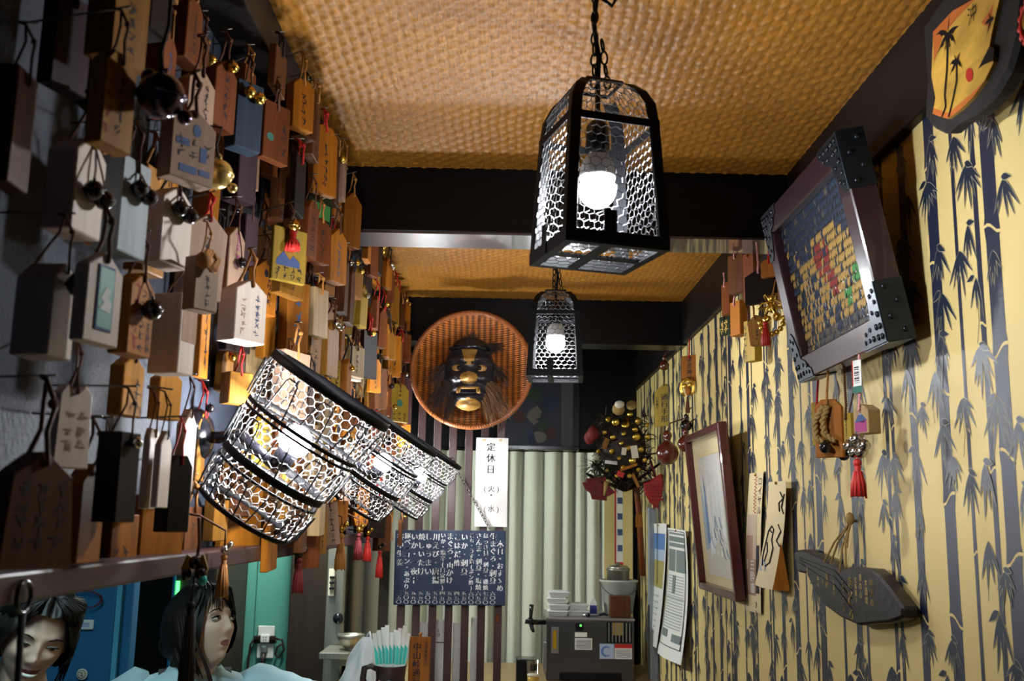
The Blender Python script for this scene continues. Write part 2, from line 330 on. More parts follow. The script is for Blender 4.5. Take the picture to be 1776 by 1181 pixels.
# one repeat of the print, then the paper's repeat along the wall
stem_cells = []; clusters = []
for (y, wd) in STEMS:
    z = z0-rnd.uniform(0, .15); nodes = []
    while z < z1:
        z += rnd.uniform(.13, .20) if wd > .02 else rnd.uniform(.12, .24); nodes.append((z, rnd.choice((-1, 1))))
    stem_cells.append((y, wd, nodes))
    z = z0+rnd.uniform(0, .06)
    while z < z1:
        if rnd.random() < .84:
            clusters.append((y+rnd.uniform(-.022, .022)+rnd.choice((-.5, .5))*wd, z, rnd.randint(4, 7), rnd.uniform(.75, 1.15), rnd.random()))
        z += rnd.uniform(.05, .115)
for rep in range(-1, 5):
    for (y0, wd, nodes) in stem_cells:
        y = y0+rep*PER
        if not 1.145 < y < 4.98: continue
        prev = z0
        for zn, sg in nodes+[(z1, 0)]:
            zt = min(zn, z1); e = wd*.06
            n = 5; top = []; bot = []
            for i in range(n+1):
                t = i/n; yy = y-wd/2+wd*t; wv = wd*.22*sg*sin((t-.5)*pi*1.1)-wd*.10*abs(2*t-1)
                top.append((yy+(e if t == 1 else -e if t == 0 else 0), (zt+wv if zt < z1 else z1)))
            lo = [(yy, prev) for yy in (y+wd/2+e, y-wd/2-e)] if prev == z0 else [(a, b+.0035+wd*.03) for a, b in reversed(ptop)]
            mid = [(y+wd/2*.96, prev+.02)], [(y-wd/2*.96, prev+.02)]
            if zt-prev > .03: wp(pr, top+[(y+wd*.48, zt-.015 if zt < z1 else zt-.001)]+mid[0]+lo+mid[1]+[(y-wd*.48, zt-.015 if zt < z1 else zt-.001)], 0, 0)
            ptop = top; prev = zt
            if zt >= z1: break
    for ci, (yc, zc, n, s, q) in enumerate(clusters):
        y = yc+rep*PER
        if not 1.17 < y < 4.95: continue
        lay = 1+(ci % 5)*.9; rr = random.Random(ci)
        for k in range(n):
            a = (k-(n-1)/2)*.30+rr.uniform(-.12, .12); L = rr.uniform(.055, .085)*s*(1-.10*abs(k-(n-1)/2))
            leaf(pr, y, zc, a, L, .0041*s, lay+.12*k)
        if q < .75:
            leaf(pr, y+.004, zc+.004, (-1.25 if q < .55 else 1.25)+rr.uniform(-.2, .2), .03*s, .0052*s, lay+.9)
        if q > .6:
            yy, zz = y, zc
            for k in range(3):
                y2, z2 = yy+rr.uniform(-.004, .010), zz-rr.uniform(.02, .035)
                wp(pr, [(yy-.0007, zz), (yy+.0007, zz), (y2+.0006, z2), (y2-.0006, z2)], .2, 1); yy, zz = y2, z2
pr.build('wallpaper_print', [MAT['print'], MAT['printleaf'], MAT['printline']], wall_right, kind='stuff')
# ================================================================== LAMPS
def hexnet(mb, fn, nu, nv, r=.0007, m=0, skip=None, wrap=False, jit=0, n=3):
    """honeycomb of twisted wire over fn(u,v), u,v in 0..1; nu cells across, nv rows"""
    rj = random.Random(5); seen = set(); J = {}
    def pt(a, b):
        k = (round(a*6) % (nu*6) if wrap else round(a*6), round(b*6))
        if k not in J: J[k] = (rj.uniform(-jit, jit), rj.uniform(-jit, jit))
        return k, min(max((a+J[k][0])/nu, 0), 1) if not wrap else (a+J[k][0])/nu, min(max((b+J[k][1])/nv, 0), 1)
    for j in range(nv+1):
        for i in range(-1, nu+1):
            o = .5 if j % 2 else 0
            c = (i+o+.5, j)
            E = [((c[0]-.5, j+1/3), (c[0], j+2/3-0)), ((c[0], j+2/3), (c[0]+.5, j+1/3)), ((c[0]+.5, j+1/3), (c[0]+.5, j-1/3))]
            for a, b in E:
                ka, ua, va = pt(*a); kb, ub, vb = pt(*b)
                if not wrap and (a[0] < -.01 or b[0] < -.01 or a[0] > nu+.01 or b[0] > nu+.01): continue
                if a[1] < -.01 or b[1] < -.01 or a[1] > nv+.01 or b[1] > nv+.01: continue
                kk = (ka, kb) if ka < kb else (kb, ka)
                if kk in seen or ka == kb: continue
                seen.add(kk)
                if skip and skip((ua+ub)/2, (va+vb)/2): continue
                mb.tube([fn(ua, va), fn(ub, vb)], r, n, m, cap=False, smooth=False)
    return mb
def chain(mb, a, b, L=.022, r=.0016, wd=.010, m=0):
    a, b = V(a), V(b); d = (b-a); n = max(2, int(d.length/(L*.72))); d.normalize(); s = d.orthogonal().normalized(); t = d.cross(s)
    for i in range(n):
        c = a+(b-a)*((i+.5)/n); p = s if i % 2 else t; pts = []
        for k in range(10):
            an = 2*pi*k/10; pts.append(c+d*(cos(an)*(L/2-wd*.1))+p*(sin(an)*wd/2))
        mb.tube(pts, r, 5, m, closed=True)
    return mb
def ring(h, z, hh, t=.002):
    q = MB(); a, g = h, h-t; vs = [(sx*r, sy*r, zz) for zz in (z-hh/2, z+hh/2) for r in (a, g) for sx, sy in ((-1,-1),(1,-1),(1,1),(-1,1))]; fs = []
    for k in range(4):
        j = (k+1) % 4; fs += [(k,j,8+j,8+k), (4+j,4+k,12+k,12+j), (j,k,4+k,4+j), (8+k,8+j,12+j,12+k)]
    return q.add(vs, fs)
def lantern(name, label, P, rz, zb, zt, flip):
    """square chicken-wire cage lantern hung by a chain; P the point on the floor plane below it"""
    t = thing(name, label, 'lamp', (P[0], P[1], CZ+zb), rz, 'wire cage lanterns hung on chains over the aisle')
    H = zt-zb; hb = .0735
    prof = [(0,hb), (.30*H,hb*.95), (.72*H,hb*.87), (.84*H,hb*.82), (.92*H,hb*.70), (.975*H,hb*.52), (H,hb*.36)]
    def half(z):
        for (a, ha), (b, hb2) in zip(prof, prof[1:]):
            if z <= b: return ha+(hb2-ha)*(z-a)/(b-a)
        return prof[-1][1]
    for k in range(4):
        c, s = cos(k*pi/2), sin(k*pi/2)
        def fn(u, v, c=c, s=s):
            z = v*H; h = half(z); x = (2*u-1)*h; y = -h
            return (x*c-y*s, x*s+y*c, z)
        hexnet(MB(), fn, 9, 22, .00062 if True else 0, jit=.07).build('wire_mesh', MAT['cagewire'], t)
    for sx in (-1, 1):
        for sy in (-1, 1):
            cx = MB()
            pts = [(sx*h, sy*h, z) for z, h in prof[:6]]
            for p, q in zip(pts, pts[1:]):
                for e in ((1, 0), (0, 1)):
                    wv = V((-sx*e[0]*.014, -sy*e[1]*.014, 0)); o = V((sx*.0012, sy*.0012, 0))
                    a, b = V(p)+o, V(q)+o
                    cx.add([a, b, b+wv, a+wv], [(0,1,2,3)]); cx.add([a-o*1.6, b-o*1.6, b+wv-o*1.6, a+wv-o*1.6], [(0,3,2,1)])
                    cx.add([a+wv, b+wv, b+wv-o*1.6, a+wv-o*1.6], [(0,1,2,3)])
            cx.build('corner_tape', MAT['black'], t)
    for z, hh in ((.008, .016), (.715*H, .011)):
        h = half(z)+.0015
        ring(h, z, hh).build('band', MAT['black'], t)
    h = hb; ring(h+.001, -.0012, .002, .012).build('base_edge', MAT['black'], t); b = MB()
    b.box((-.012, 0, -.001), (.016, 2*h+.004, .0022)); b.box((-.012, -h-.002, .022), (.018, .002, .046)); b.build('base_strip', MAT['black'], t); b = MB(); b.box((0, .008, .0013), (2*h+.004, .016, .0022)); b.box((-h-.002, .008, .02), (.002, .016, .042))
    b.build('base_strip', MAT['black'], t)
    hexnet(MB(), lambda u, v: ((2*u-1)*h, (2*v-1)*h, .003), 8, 9, .0006, jit=.06).build('base_mesh', MAT['cagewire'], t)
    top = MB(); ht = prof[-1][1]
    hexnet(top, lambda u, v: ((2*u-1)*ht, (2*v-1)*ht, H), 4, 4, .0007, jit=.08); top.build('top_mesh', MAT['blackwire'], t)
    tr = MB()
    for k in range(4): tr.tube([(ht*cos(k*pi/2+pi/4)*1.414, ht*sin(k*pi/2+pi/4)*1.414, H), (ht*cos((k+1)*pi/2+pi/4)*1.414, ht*sin((k+1)*pi/2+pi/4)*1.414, H)], .0028, 6)
    tr.build('top_frame', MAT['blackwire'], t)
    zb_ = (.457-.36) if True else 0
    MB().ball((0,0,zb_), .026, 20).build('bulb', MAT['bulb'], t)
    MB().lathe([(.0245,zb_+.014),(.026,zb_+.020),(.022,zb_+.04),(.014,zb_+.052),(.013,zb_+.055)], 18).build('bulb_neck', MAT['bulbcap'], t)
    MB().lathe([(.014,zb_+.05),(.017,zb_+.058),(.017,zb_+.092),(.012,zb_+.10),(.004,zb_+.105),(.004,H)], 14).build('socket', MAT['blackgloss'], t)
    ZL = .80-zb
    chain(MB(), (-.006,0,H), (-.004,0,ZL+.008)).build('chain', MAT['blackwire'], t)
    chain(MB(), (.016,0,H), (.006,0,H+.075)).build('chain', MAT['blackwire'], t)
    MB().tube([(0,0,H-.02),(.004,.006,H+.05),(-.004,.006,H+.10),(.006,.004,ZL+.006)], .0035, 8).build('cable', MAT['black'], t)
    hk = MB().lathe([(.004,ZL-.03),(.012,ZL-.02),(.010,ZL-.004),(.020,ZL),(.020,ZL+.012)], 12)
    hk.tube([(.006,0,ZL-.05),(.022,0,ZL-.06),(.030,0,ZL-.045),(.026,0,ZL-.03)], .003, 6); hk.build('hook', MAT['blackgloss'], t)
    return t
lantern('cage_lantern', 'large square chicken-wire cage lantern with black taped corners, the near one on a chain', (.126,1.357), R(17), .36, .61, 0)
lantern('cage_lantern', 'smaller-looking second cage lantern glowing beside the demon mask basket, beyond the first beam', (.137,2.69), R(-4), .375, .612, 0)

def sconce(label, Pc, k=1.0):
    """bucket shaped wire shade leaning out from the wall, bulb inside"""
    tilt = R(33)
    t = thing('wall_lamp', label, 'lamp', Pc, 0, 'bucket shaped wire lamps along the wall of tags', rot=(M4.Rotation(R(4), 4, 'X') @ M4.Rotation(tilt, 4, 'Y')).to_euler())
    rt, rb, H = .099, .074, .218
    rad = lambda z: rb+(rt-rb)*min(1, (z+H/2)/H)
    for (za, zb_) in ((-H/2, -.036), (-.036, .036), (.036, H/2)):
        def fn(u, v, za=za, zb_=zb_):
            z = za+(zb_-za)*v; r = rad(z)+.006*sin(pi*v); return (r*cos(2*pi*u), r*sin(2*pi*u), z)
        hexnet(MB(), fn, 36, 6, .00056, wrap=True, jit=.10).build('wire_mesh', MAT['wire'], t)
    for z, hh, dz in ((H/2, .013, 0), (.037, .006, 0), (.028, .004, 0), (-.036, .012, 0), (-.052, .004, 0), (-H/2, .007, 0)):
        r = rad(z)+.002
        MB().lathe([(r-.002,z-hh/2),(r+.0012,z-hh/2),(r+.0016,z),(r+.0012,z+hh/2),(r-.002,z+hh/2),(r-.002,z-hh/2)], 40, smooth=True, cap=False).build('band', MAT['black'], t)
    lp = MB()
    for row, (za, zb_) in enumerate(((-H/2+.004, -.055), (-.03, .024), (.042, H/2-.01))):
        for i in range(11):
            a = 2*pi*(i+.35*row)/11; pts = []
            for q in range(11):
                s = q/10; z = za+(zb_-za)*min(1, 4.4*min(s, 1-s))-(.004*(1-4*(s-.5)**2)); da = (s-.5)*.34
                r = rad(z)+.0085; pts.append((r*cos(a+da), r*sin(a+da), z))
            lp.tube(pts, .0013, 4, cap=False)
    lp.build('wire_loops', MAT['blackwire'], t, kind='stuff')
    MB().ball((0,0,.018), .024, 18).build('bulb', MAT['bulb2'], t)
    MB().lathe([(.012,-.03),(.016,-.02),(.017,.0),(.013,.004)], 12).build('socket', MAT['blackgloss'], t)
    # bracket: arm runs back to the plate screwed on the wall
    iv = (M4.Rotation(R(4), 4, 'X') @ M4.Rotation(tilt, 4, 'Y')).inverted(); wx = XL-Pc[0]
    a = iv @ V((wx+.012, 0, .02)); b = V((0,0,-.028)); c = V((-rb, 0, -.02))
    MB().tube([a, (a+c)/2+V((0,0,-.004)), c, b], .009, 8).build('arm', MAT['blackgloss'], t)
    pm = MB(); pm.lathe([(.044,.0),(.044,.006),(.038,.016),(.026,.026),(.010,.030)], 18, T=iv @ M4.Translation((wx,0,.02)) @ M4.Rotation(pi/2, 4, 'Y'))
    pm.build('wall_plate', MAT['blackgloss'], t)
    return t
SCP = []
for (lab, px, py, Y) in (('nearest and largest bucket-shaped wire wall lamp with black bands, glowing among the near tags', 500, 783, 1.5),
                         ('middle of the three glowing bucket-shaped wire lamps on the wall of tags', 657, 813, 2.58),
                         ('farthest and smallest bucket-shaped wire lamp, beside the slat screen', 724, 831, 3.42)):
    P = atY(px, py, Y); SCP.append(P); sconce(lab, P)
# fluorescent tube over the kitchen and an added unseen one brightening the curtain
t = thing('fluorescent_lamp', 'white fluorescent batten under the kitchen ceiling', 'lamp', (-1.0, 1.75, CZ+.50))
MB().box((0,0,-.02), (.08,1.25,.06), b=.006).build('housing', MAT['plastic_white'], t)
MB().tube([(0,-.6,-.066),(0,.6,-.066)], .014, 10).build('tube', MAT['tube'], t); MB().box((0,0,.16), (.02,.3,.32)).build('drop_bracket', MAT['nail'], t)
t = thing('fluorescent_lamp', 'short fluorescent batten over the back counter, behind the end of the tag wall', 'lamp', (-.80, 4.15, CZ+.36))
MB().box((0,0,-.02), (.07,.55,.05), b=.006).build('housing', MAT['plastic_white'], t)
MB().tube([(0,-.25,-.06),(0,.25,-.06)], .013, 10).build('tube', MAT['tube2'], t)
MB().box((0,0,.22), (.02,.02,.44)).build('drop_rod', MAT['nail'], t)
# ================================================================== WOODEN TAGS
def shape(kind, w, h):
    a = w/2
    if kind == 'peak': return [(-a,-h),(a,-h),(a,-.2*h),(0,0),(-a,-.2*h)]
    if kind == 'clip': return [(-a,-h),(a,-h),(a,-.14*h),(.5*a,0),(-.5*a,0),(-a,-.14*h)]
    if kind == 'koma': return [(-a,-h),(a,-h),(.82*a,-.22*h),(0,0),(-.82*a,-.22*h)]
    if kind == 'notch': return [(-a,-h),(a,-h),(a*.9,-.12*h),(.5*a,0),(.12*a,-.10*h),(-.12*a,-.10*h),(-.5*a,0),(-a*.9,-.12*h)]
    if kind == 'ema': return [(-a,-h),(a,-h),(a,-.25*h),(.12*a,-.02*h),(-.12*a,-.02*h),(-a,-.25*h)]
    if kind == 'fan': return [(-.72*a,-h),(.72*a,-h),(a,-.55*h),(.85*a,-.15*h),(.3*a,0),(-.3*a,0),(-.85*a,-.15*h),(-a,-.55*h)]
    return [(-a,-h),(a,-h),(a,0),(-a,0)]
NAILS = []
def bell(mb, c, r, n=10, m=0):
    mb.ball(c, r, n, m); x, y, z = c
    T = M4.Translation(c); mb.lathe([(r*.98,-r*.12),(r*1.07,-r*.07),(r*1.07,r*.07),(r*.98,r*.12)], n, m, T, cap=False)
    mb.tube([(x-r*.12,y,z+r*.95),(x-r*.15,y,z+r*1.2),(x+r*.15,y,z+r*1.2),(x+r*.12,y,z+r*.95)], r*.10, 4, m)
def tassel(mb, x, y, z, L, r, m=0):
    mb.ball((x,y,z-r*.5), r*.62, 8, m)
    mb.lathe([(r*.35,z-r*.9),(r*.55,z-r*1.0),(r*.42,z-r*1.5),(r*.6,z-r*1.8),(r*.9,z-L*.6),(r,z-L*.96),(r*.85,z-L)], 10, m, M4.Translation((x,y,0)))
    for k in range(12):
        a = 2*pi*k/12; mb.tube([(x+cos(a)*r*.5,y+sin(a)*r*.5,z-r*1.7),(x+cos(a)*r*.95,y+sin(a)*r*.95,z-L*.7),(x+cos(a)*r*1.02,y+sin(a)*r*1.02,z-L*random.uniform(.97,1.05))], r*.13, 4, m)
def hang_tag(P, rz, w, h, t, col, kind, label, name='hanging_tag', group=None, cat='wooden tag', back=.05, cord='cord_brown', up=.045, bells=None, ink=None, extra=None, roll=0, rnd=random, twist=True):
    """P: the top of the board, on its front face. local x along the board, -y out of its face"""
    o = thing(name, label, cat, P, rz, group)
    if roll: o.rotation_euler = (0, roll, rz)
    MB().prism(shape(kind, w, h), 0, t, bev=min(.0012, t*.12)).build('board', MAT[col], o)
    # cord from the hole up to its nail
    mb = MB(); hz = -min(.012, h*.12); r = min(.0022, w*.035)
    pts = [(0,-r,hz),(-.25*w*.3,-r*1.5,.25*up),(.1*w*.3,-r,.6*up),(0,min(back,.012)*.6,up*.95),(0,min(back,.014),up)]
    pt2 = [(0,t+r,hz),(.3*w*.3,t*.7,.3*up),(-.1*w*.3,t*.3,.6*up),(0,min(back,.012)*.6,up*.95)]
    for q in (pts, pt2): mb.tube(q, r, 5)
    mb.ball((0,-r*.6,up*.62), r*2.1, 6); mb.tube([(0,-r,hz),(0,t*.5,hz+.004),(0,t+r,hz)], r, 5)
    mb.build('cord', MAT[cord], o)
    NAILS.append((o, rz, up, back))
    if bells:
        bm_, n, rr, dz = bells
        b = MB(); st = MB()
        for i in range(n):
            x = (i-(n-1)/2)*rr*1.9; z = -dz-rr*.4*(i % 2)
            bell(b, (x, -rr*1.02, z), rr); st.tube([(0,-r*1.4,hz),(x*.6,-rr*.8,(z+hz)/2),(x,-rr,z+rr*1.1)], r*.6, 4)
        b.build('bell', MAT[bm_], o); st.build('bell_string', MAT[cord], o)
    if ink: 
        for (im, fn) in ink:
            q = MB(); fn(q, w, h); q.build('lettering' if im.startswith('ink') else 'picture', MAT[im], o)
    if extra: extra(o, w, h, t)
    return o
def S(n=5, cols=1, x0=-.28, x1=.28, z0=-.92, z1=-.28, sd=1): return lambda mb, w, h: strokes(mb, x0*w, z0*h, x1*w, z1*h, n, random.Random(sd), -.0004, cols=cols)
def TX(text, size=.2, x=0, z=-.2, sx=1, bold=.02): return lambda mb, w, h: write(mb, text, x*w, z*h, size*h, 1.02, -.0005, sx=sx, bold=bold)
def BL(polys): return lambda mb, w, h: [mb.flat([(x*w, z*h) for x, z in p], -.0004-.00003*i) for i, p in enumerate(polys)]
TAGS = []
def obb(P, rz, w, t):   # plan footprint of a board: front edge through P, thickness behind
    ux, uy = (cos(rz), sin(rz)), (-sin(rz), cos(rz)); return [(P[0]+ux[0]*a+uy[0]*b, P[1]+ux[1]*a+uy[1]*b) for a, b in ((-w/2,-.003),(w/2,-.003),(w/2,t),(-w/2,t))]
def hit(A, B):
    for P_ in (A, B):
        for i in range(4):
            x, y = P_[(i+1) % 4][0]-P_[i][0], P_[(i+1) % 4][1]-P_[i][1]; n = (-y, x)
            a = [n[0]*p[0]+n[1]*p[1] for p in A]; b = [n[0]*p[0]+n[1]*p[1] for p in B]
            if max(a) < min(b) or max(b) < min(a): return False
    return True
def clash(fp, z0, z1): return sum(1 for (f, a, b) in TAGS if z1 > a and z0 < b and hit(fp, f))
def place(l, r, t, b, col, kind, label, X=-.385, a=.60, th=.018, **k):
    cx, cy = (l+r)/2, (t+b)/2; best = None
    for dx in (0, .012, -.012, .024, -.024, .036, .048, -.036):
        x = X+dx
        if x-th < XL+.001 or x > -.325: continue
        P = atX(cx, cy, x); Y = P.y; s = ppm(P); h = (b-t)/s; w = a*h; q = abs(P.x)/Y; kk = (r-l)/s/w
        A = sqrt(1+q*q); ph = math.atan(q); an = math.asin(min(kk/A, .97))-ph
        if an < -.02: an = -.02; w = (r-l)/s/(q*1.0+sin(-.02))
        if kk/A > .97: w = (r-l)/s/A/.97
        rz = pi/2-min(an, 1.15); fp = obb(P, rz, w, th)
        pen = clash(fp, P.z-h/2, P.z+h/2)+(2 if min(p[0] for p in fp) < XL+.001 else 0)
        if best is None or pen < best[0]: best = (pen, P, rz, w, h, fp, x)
        if pen == 0: break
    pen, P, rz, w, h, fp, X = best
    TAGS.append((fp if not k.get('bells') else obb(P, rz, w, th)[:0] or fp, P.z-h/2, P.z+h/2+.012))
    k.setdefault('back', abs(X-XL))
    return hang_tag((P.x, P.y, P.z+h/2), rz, w, h, th, col, kind, label, **k)
db = lambda n=2, r=.0085, d=.03: ('darkbell', n, r, d)
gb = lambda n=1, r=.008, d=.02: ('brass', n, r, d)
def inset(o, w, h, t):
    f = MB(); f.prism(rect(-.24*w,-.86*h,.24*w,-.16*h), -.0012, 0, bev=.0005); f.build('inset_window', MAT['inkblue'], o)
    q = MB(); q.flat(rect(-.20*w,-.83*h,.20*w,-.19*h), -.0016); q.build('inset_picture', MAT['teal'], o)
    q = MB(); q.flat([(-.15*w,-.52*h),(.0,-.38*h),(.12*w,-.42*h),(.05*w,-.50*h),(.16*w,-.55*h),(.14*w,-.66*h),(-.16*w,-.64*h),(-.05*w,-.56*h)], -.002); q.build('painted_bird', MAT['white_paper'], o)
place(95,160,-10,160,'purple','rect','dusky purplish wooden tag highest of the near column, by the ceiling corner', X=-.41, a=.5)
place(22,60,120,330,'brown','rect','dim brown wooden tag nearest the camera at upper height', X=-.40, a=.45)
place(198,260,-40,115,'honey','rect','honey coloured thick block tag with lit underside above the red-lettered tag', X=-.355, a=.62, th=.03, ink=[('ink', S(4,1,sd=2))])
place(258,292,58,130,'orange','rect','small orange tag tucked beside the honey block tag', X=-.42)
place(262,298,-30,62,'dark','rect','dark thick block tag touching the ceiling by the honey block', X=-.37, th=.028)
place(180,236,88,262,'glow','clip','amber tag with black brush writing and faded red marks', X=-.365, a=.45, ink=[('ink', S(6,1,-.16,.22,-.85,-.12,3)),('inkred', S(5,1,-.48,-.2,-.9,-.1,4))])
place(325,373,115,250,'pink','peak','rosy brown peaked tag with a column of dark writing', X=-.37, a=.5, ink=[('ink', S(6,2,-.34,.34,-.75,-.2,5))])
place(298,375,185,318,'pink','peak','broad rosy tag printed with a blue scene and seal', X=-.345, a=.7, th=.022, ink=[('inkblue', BL([circ(.05,-.3,.09,10),rect(-.4,-.55,-.1,-.45),rect(-.3,-.9,.1,-.8),rect(.15,-.7,.3,-.5),rect(.15,-.88,.4,-.8)])),('ink', S(2,3,-.42,.42,-.72,-.42,8))])
place(373,411,100,226,'redbrown','peak','reddish peaked tag with a bold black column of writing', X=-.38, a=.5, ink=[('ink', S(5,1,-.3,.32,-.88,-.2,6))], bells=gb(1,.008,.012))
place(130,183,233,410,'white','peak','pale tag with two black bells, near the dark gap in the wall', X=-.385, a=.5, th=.03, bells=db(2,.0095,.055), cord='cord_brown')
place(209,259,276,445,'bluewhite','rect','bluish pale tag with one black bell below the iron bell', X=-.375, a=.5, th=.03, bells=db(2,.009,.032))
place(281,334,320,462,'white','peak','pinkish white tag with two black bells, below the broad printed tag', X=-.375, a=.55, th=.032, bells=db(2,.0095,.03))
place(90,132,453,622,'white','peak','narrow pale tag with a single black bell at its shoulder', X=-.385, a=.45, th=.035, bells=db(1,.011,.02))
place(150,212,434,598,'white','peak','pale peaked tag with a teal picture window and painted bird', X=-.365, a=.6, th=.014, extra=inset)
place(225,267,470,618,'amber','peak','amber tag with dark marbled pattern and a black bell', X=-.375, a=.5, th=.022, bells=db(1,.011,.04), ink=[('ink', S(6,2,-.1,.45,-.95,-.2,9)),('inkred', S(5,1,-.45,0,-.9,-.15,10))])
place(312,340,510,650,'white','rect','thick block tag with dark side and pale face beside the grey plaster', X=-.37, a=.35, th=.04, ink=[('pink', BL([rect(-.4,-.6,.5,-.2)]))])
def knot(o, w, h, t):
    m = MB()
    for k in range(3): m.tube([(-.2*w+.1*w*k,-.006,.1*h),(-.5*w+.12*w*k,-.010,-.12*h),(-.1*w+.1*w*k,-.009,-.28*h),(.15*w+.05*w*k,-.008,-.05*h),(-.1*w,-.006,.1*h)], .0026, 6)
    m.ball((-.4*w,-.008,-.12*h), .010, 10); m.build('rope_knot', MAT['cord_gold'], o)
place(338,380,445,540,'pink','rect','rosy tag under a thick golden rope knot', X=-.35, a=.55, th=.02, extra=knot, ink=[('ink', S(4,1,-.2,.3,-.9,-.35,12))], cord='cord_gold')
place(98,160,665,812,'white','notch','whitish carved emblem tag with notched top', X=-.385, a=.5, th=.012, ink=[('pink', S(3,2,-.3,.35,-.8,-.3,13))])
place(214,250,615,722,'glow','peak','yellow cloth-like tag behind dark cords', X=-.405, a=.6, ink=[('ink', S(3,1,0,.4,-.9,-.4,14))])
place(276,316,640,728,'glow','peak','second yellow tag hanging just beside the pale pink slat tag', X=-.40, a=.6)
place(256,275,742,882,'white','notch','narrow whitish slip tag, nearer one of a close pair', X=-.385, a=.32, th=.008)
place(277,296,746,880,'white','peak','narrow whitish slip tag, farther one of a close pair', X=-.38, a=.32, th=.008)
place(318,339,708,852,'pink','peak','narrow pinkish slip tag against the bare grey plaster', X=-.40, a=.3, th=.012)
place(8,136,782,985,'brown','koma','very large dark brown board tag nearest the camera with faint writing', X=-.36, a=.8, th=.022, up=.06, ink=[('ink', S(4,3,-.36,.36,-.85,-.25,15))])
place(140,180,803,975,'orange','peak','orange tag standing close behind the large dark board tag', X=-.39, a=.5, ink=[('ink', S(5,1,-.1,.35,-.75,-.2,16))])
place(193,240,893,984,'orange','rect','low orange tag with dark smudges just above the ledge', X=-.43, a=.8, ink=[('ink', S(2,2,-.4,.2,-.95,-.6,17))])
place(246,320,860,976,'amber','rect','plain amber board low on the wall above the ledge', X=-.435, a=.9)
place(293,332,790,922,'dark','clip','long dark tag hanging in front of the amber board', X=-.365, a=.35, th=.025, cord='cord_red')
place(205,240,750,905,'dark','rect','black slab tag with a bell between orange tags', X=-.37, a=.4, th=.025, bells=('steelbell',1,.006,.01))
place(168,200,800,905,'dark','peak','dark peaked tag with shadowed face next to the orange tag', X=-.38, a=.4, th=.02)
place(410,456,140,262,'slate','rect','dark bluish thick tag with a gilded edge and bells', X=-.37, a=.45, th=.026, bells=('brass',2,.009,.02))
place(458,503,178,282,'redbrown','rect','reddish square tag with dark leafy mark and writing', X=-.36, a=.6, th=.016, ink=[('ink', S(3,1,.05,.45,-.85,-.3,18)),('inkgreen', BL([circ(-.25,-.62,.14,8,1,.5)]))])
place(490,524,148,252,'redbrown','peak','reddish peaked tag hung behind the square leafy tag', X=-.41, a=.5, ink=[('ink', S(5,1,-.25,.35,-.9,-.2,19))])
place(537,578,295,385,'green','rect','dark green picture tag with gold writing near the first beam', X=-.36, a=.7, th=.010, ink=[('inkgold', S(3,1,-.3,.35,-.6,-.05,20)),('s_green', BL([rect(-.4,-.95,.4,-.65)]))])
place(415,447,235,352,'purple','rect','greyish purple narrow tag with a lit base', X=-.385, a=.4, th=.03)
def yprint(o, w, h, t):
    m = MB(); tassel(m, -.05*w, -.010, -.02*h, .42*h, .011); m.build('tassel', MAT['red'], o, label='red tassel')
    b = MB(); bell(b, (-.05*w,-.012,.02*h), .010); b.build('bell', MAT['brass'], o)
place(474,532,395,490,'yellow','rect','yellow printed tag with blue and green mountain scene and red tassel', X=-.345, a=.72, th=.010, extra=yprint, ink=[('inkblue', BL([[(-.4,-.62),(-.2,-.45),(0,-.6),(.1,-.5),(.3,-.62),(.3,-.72),(-.4,-.72)]])),('inkgreen', BL([circ(.2,-.3,.13,9,.7,1)])),('ink', S(2,4,-.44,.44,-.96,-.72,21))])
place(409,463,483,594,'white','peak','broad pinkish white tag with blue writing and thick dark side', X=-.35, a=.66, th=.034, ink=[('inkblue', S(6,1,.0,.4,-.9,-.25,22)),('pink', S(5,1,-.4,-.1,-.9,-.3,23))], cord='cord_gold')
place(444,481,446,546,'orange','peak','orange peaked tag with small crest, behind the broad white tag', X=-.39, a=.55, ink=[('ink', S(4,1,-.1,.35,-.85,-.3,24)),('ink', BL([circ(-.05,-.28,.12,10,.8,.6)]))])
place(460,478,540,622,'amber','rect','plain amber strip tag below the orange crest tag', X=-.39, a=.4)
place(397,424,390,508,'pink','peak','narrow rosy tag with a dark clapper cord', X=-.375, a=.42, th=.02, bells=db(1,.008,.055), ink=[('inkpurple', S(4,1,-.2,.3,-.7,-.1,25))])
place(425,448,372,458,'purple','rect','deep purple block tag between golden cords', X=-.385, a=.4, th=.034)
place(522,555,490,578,'amber','peak','amber tag painted with pink and green flowers', X=-.37, a=.6, th=.016, ink=[('inkpurple', BL([circ(-.1,-.75,.16,9,1,.7)])),('inkgreen', BL([circ(.2,-.45,.13,8),circ(-.2,-.5,.12,8)])),('inkred', BL([circ(.1,-.25,.14,8)]))])
place(553,578,515,598,'pink','peak','greyish rosy tag next to the flower-painted tag', X=-.38, a=.5, ink=[('inkblue', S(5,1,-.2,.35,-.9,-.25,26))])
place(531,550,368,460,'brown','rect','slim brown tag under the green picture tag', X=-.39, a=.4, th=.025)
place(616,631,408,478,'dark','rect','dark slim block with lit base just past the first beam', X=-.375, a=.4, th=.03)
place(630,646,446,528,'dark','rect','dark tall block with lit base, one farther from the beam', X=-.37, a=.4, th=.03)
place(597,616,437,512,'slate','rect','slate bluish tag just past the first beam', X=-.38, a=.4, th=.02)
place(592,618,516,584,'yellow','rect','yellowish tilted tag with grain below the slate tag', X=-.37, a=.5, th=.02, roll=.12)
place(616,634,520,592,'brown','rect','brown block tag beside the yellowish tilted tag', X=-.375, a=.4, th=.028)
place(606,628,596,660,'white','peak','bright white peaked tag above the middle wire lamp', X=-.365, a=.55, th=.016, bells=('steelbell',2,.007,.008))
place(577,600,598,655,'white','peak','white tag just nearer than the bright white peaked tag', X=-.38, a=.5)
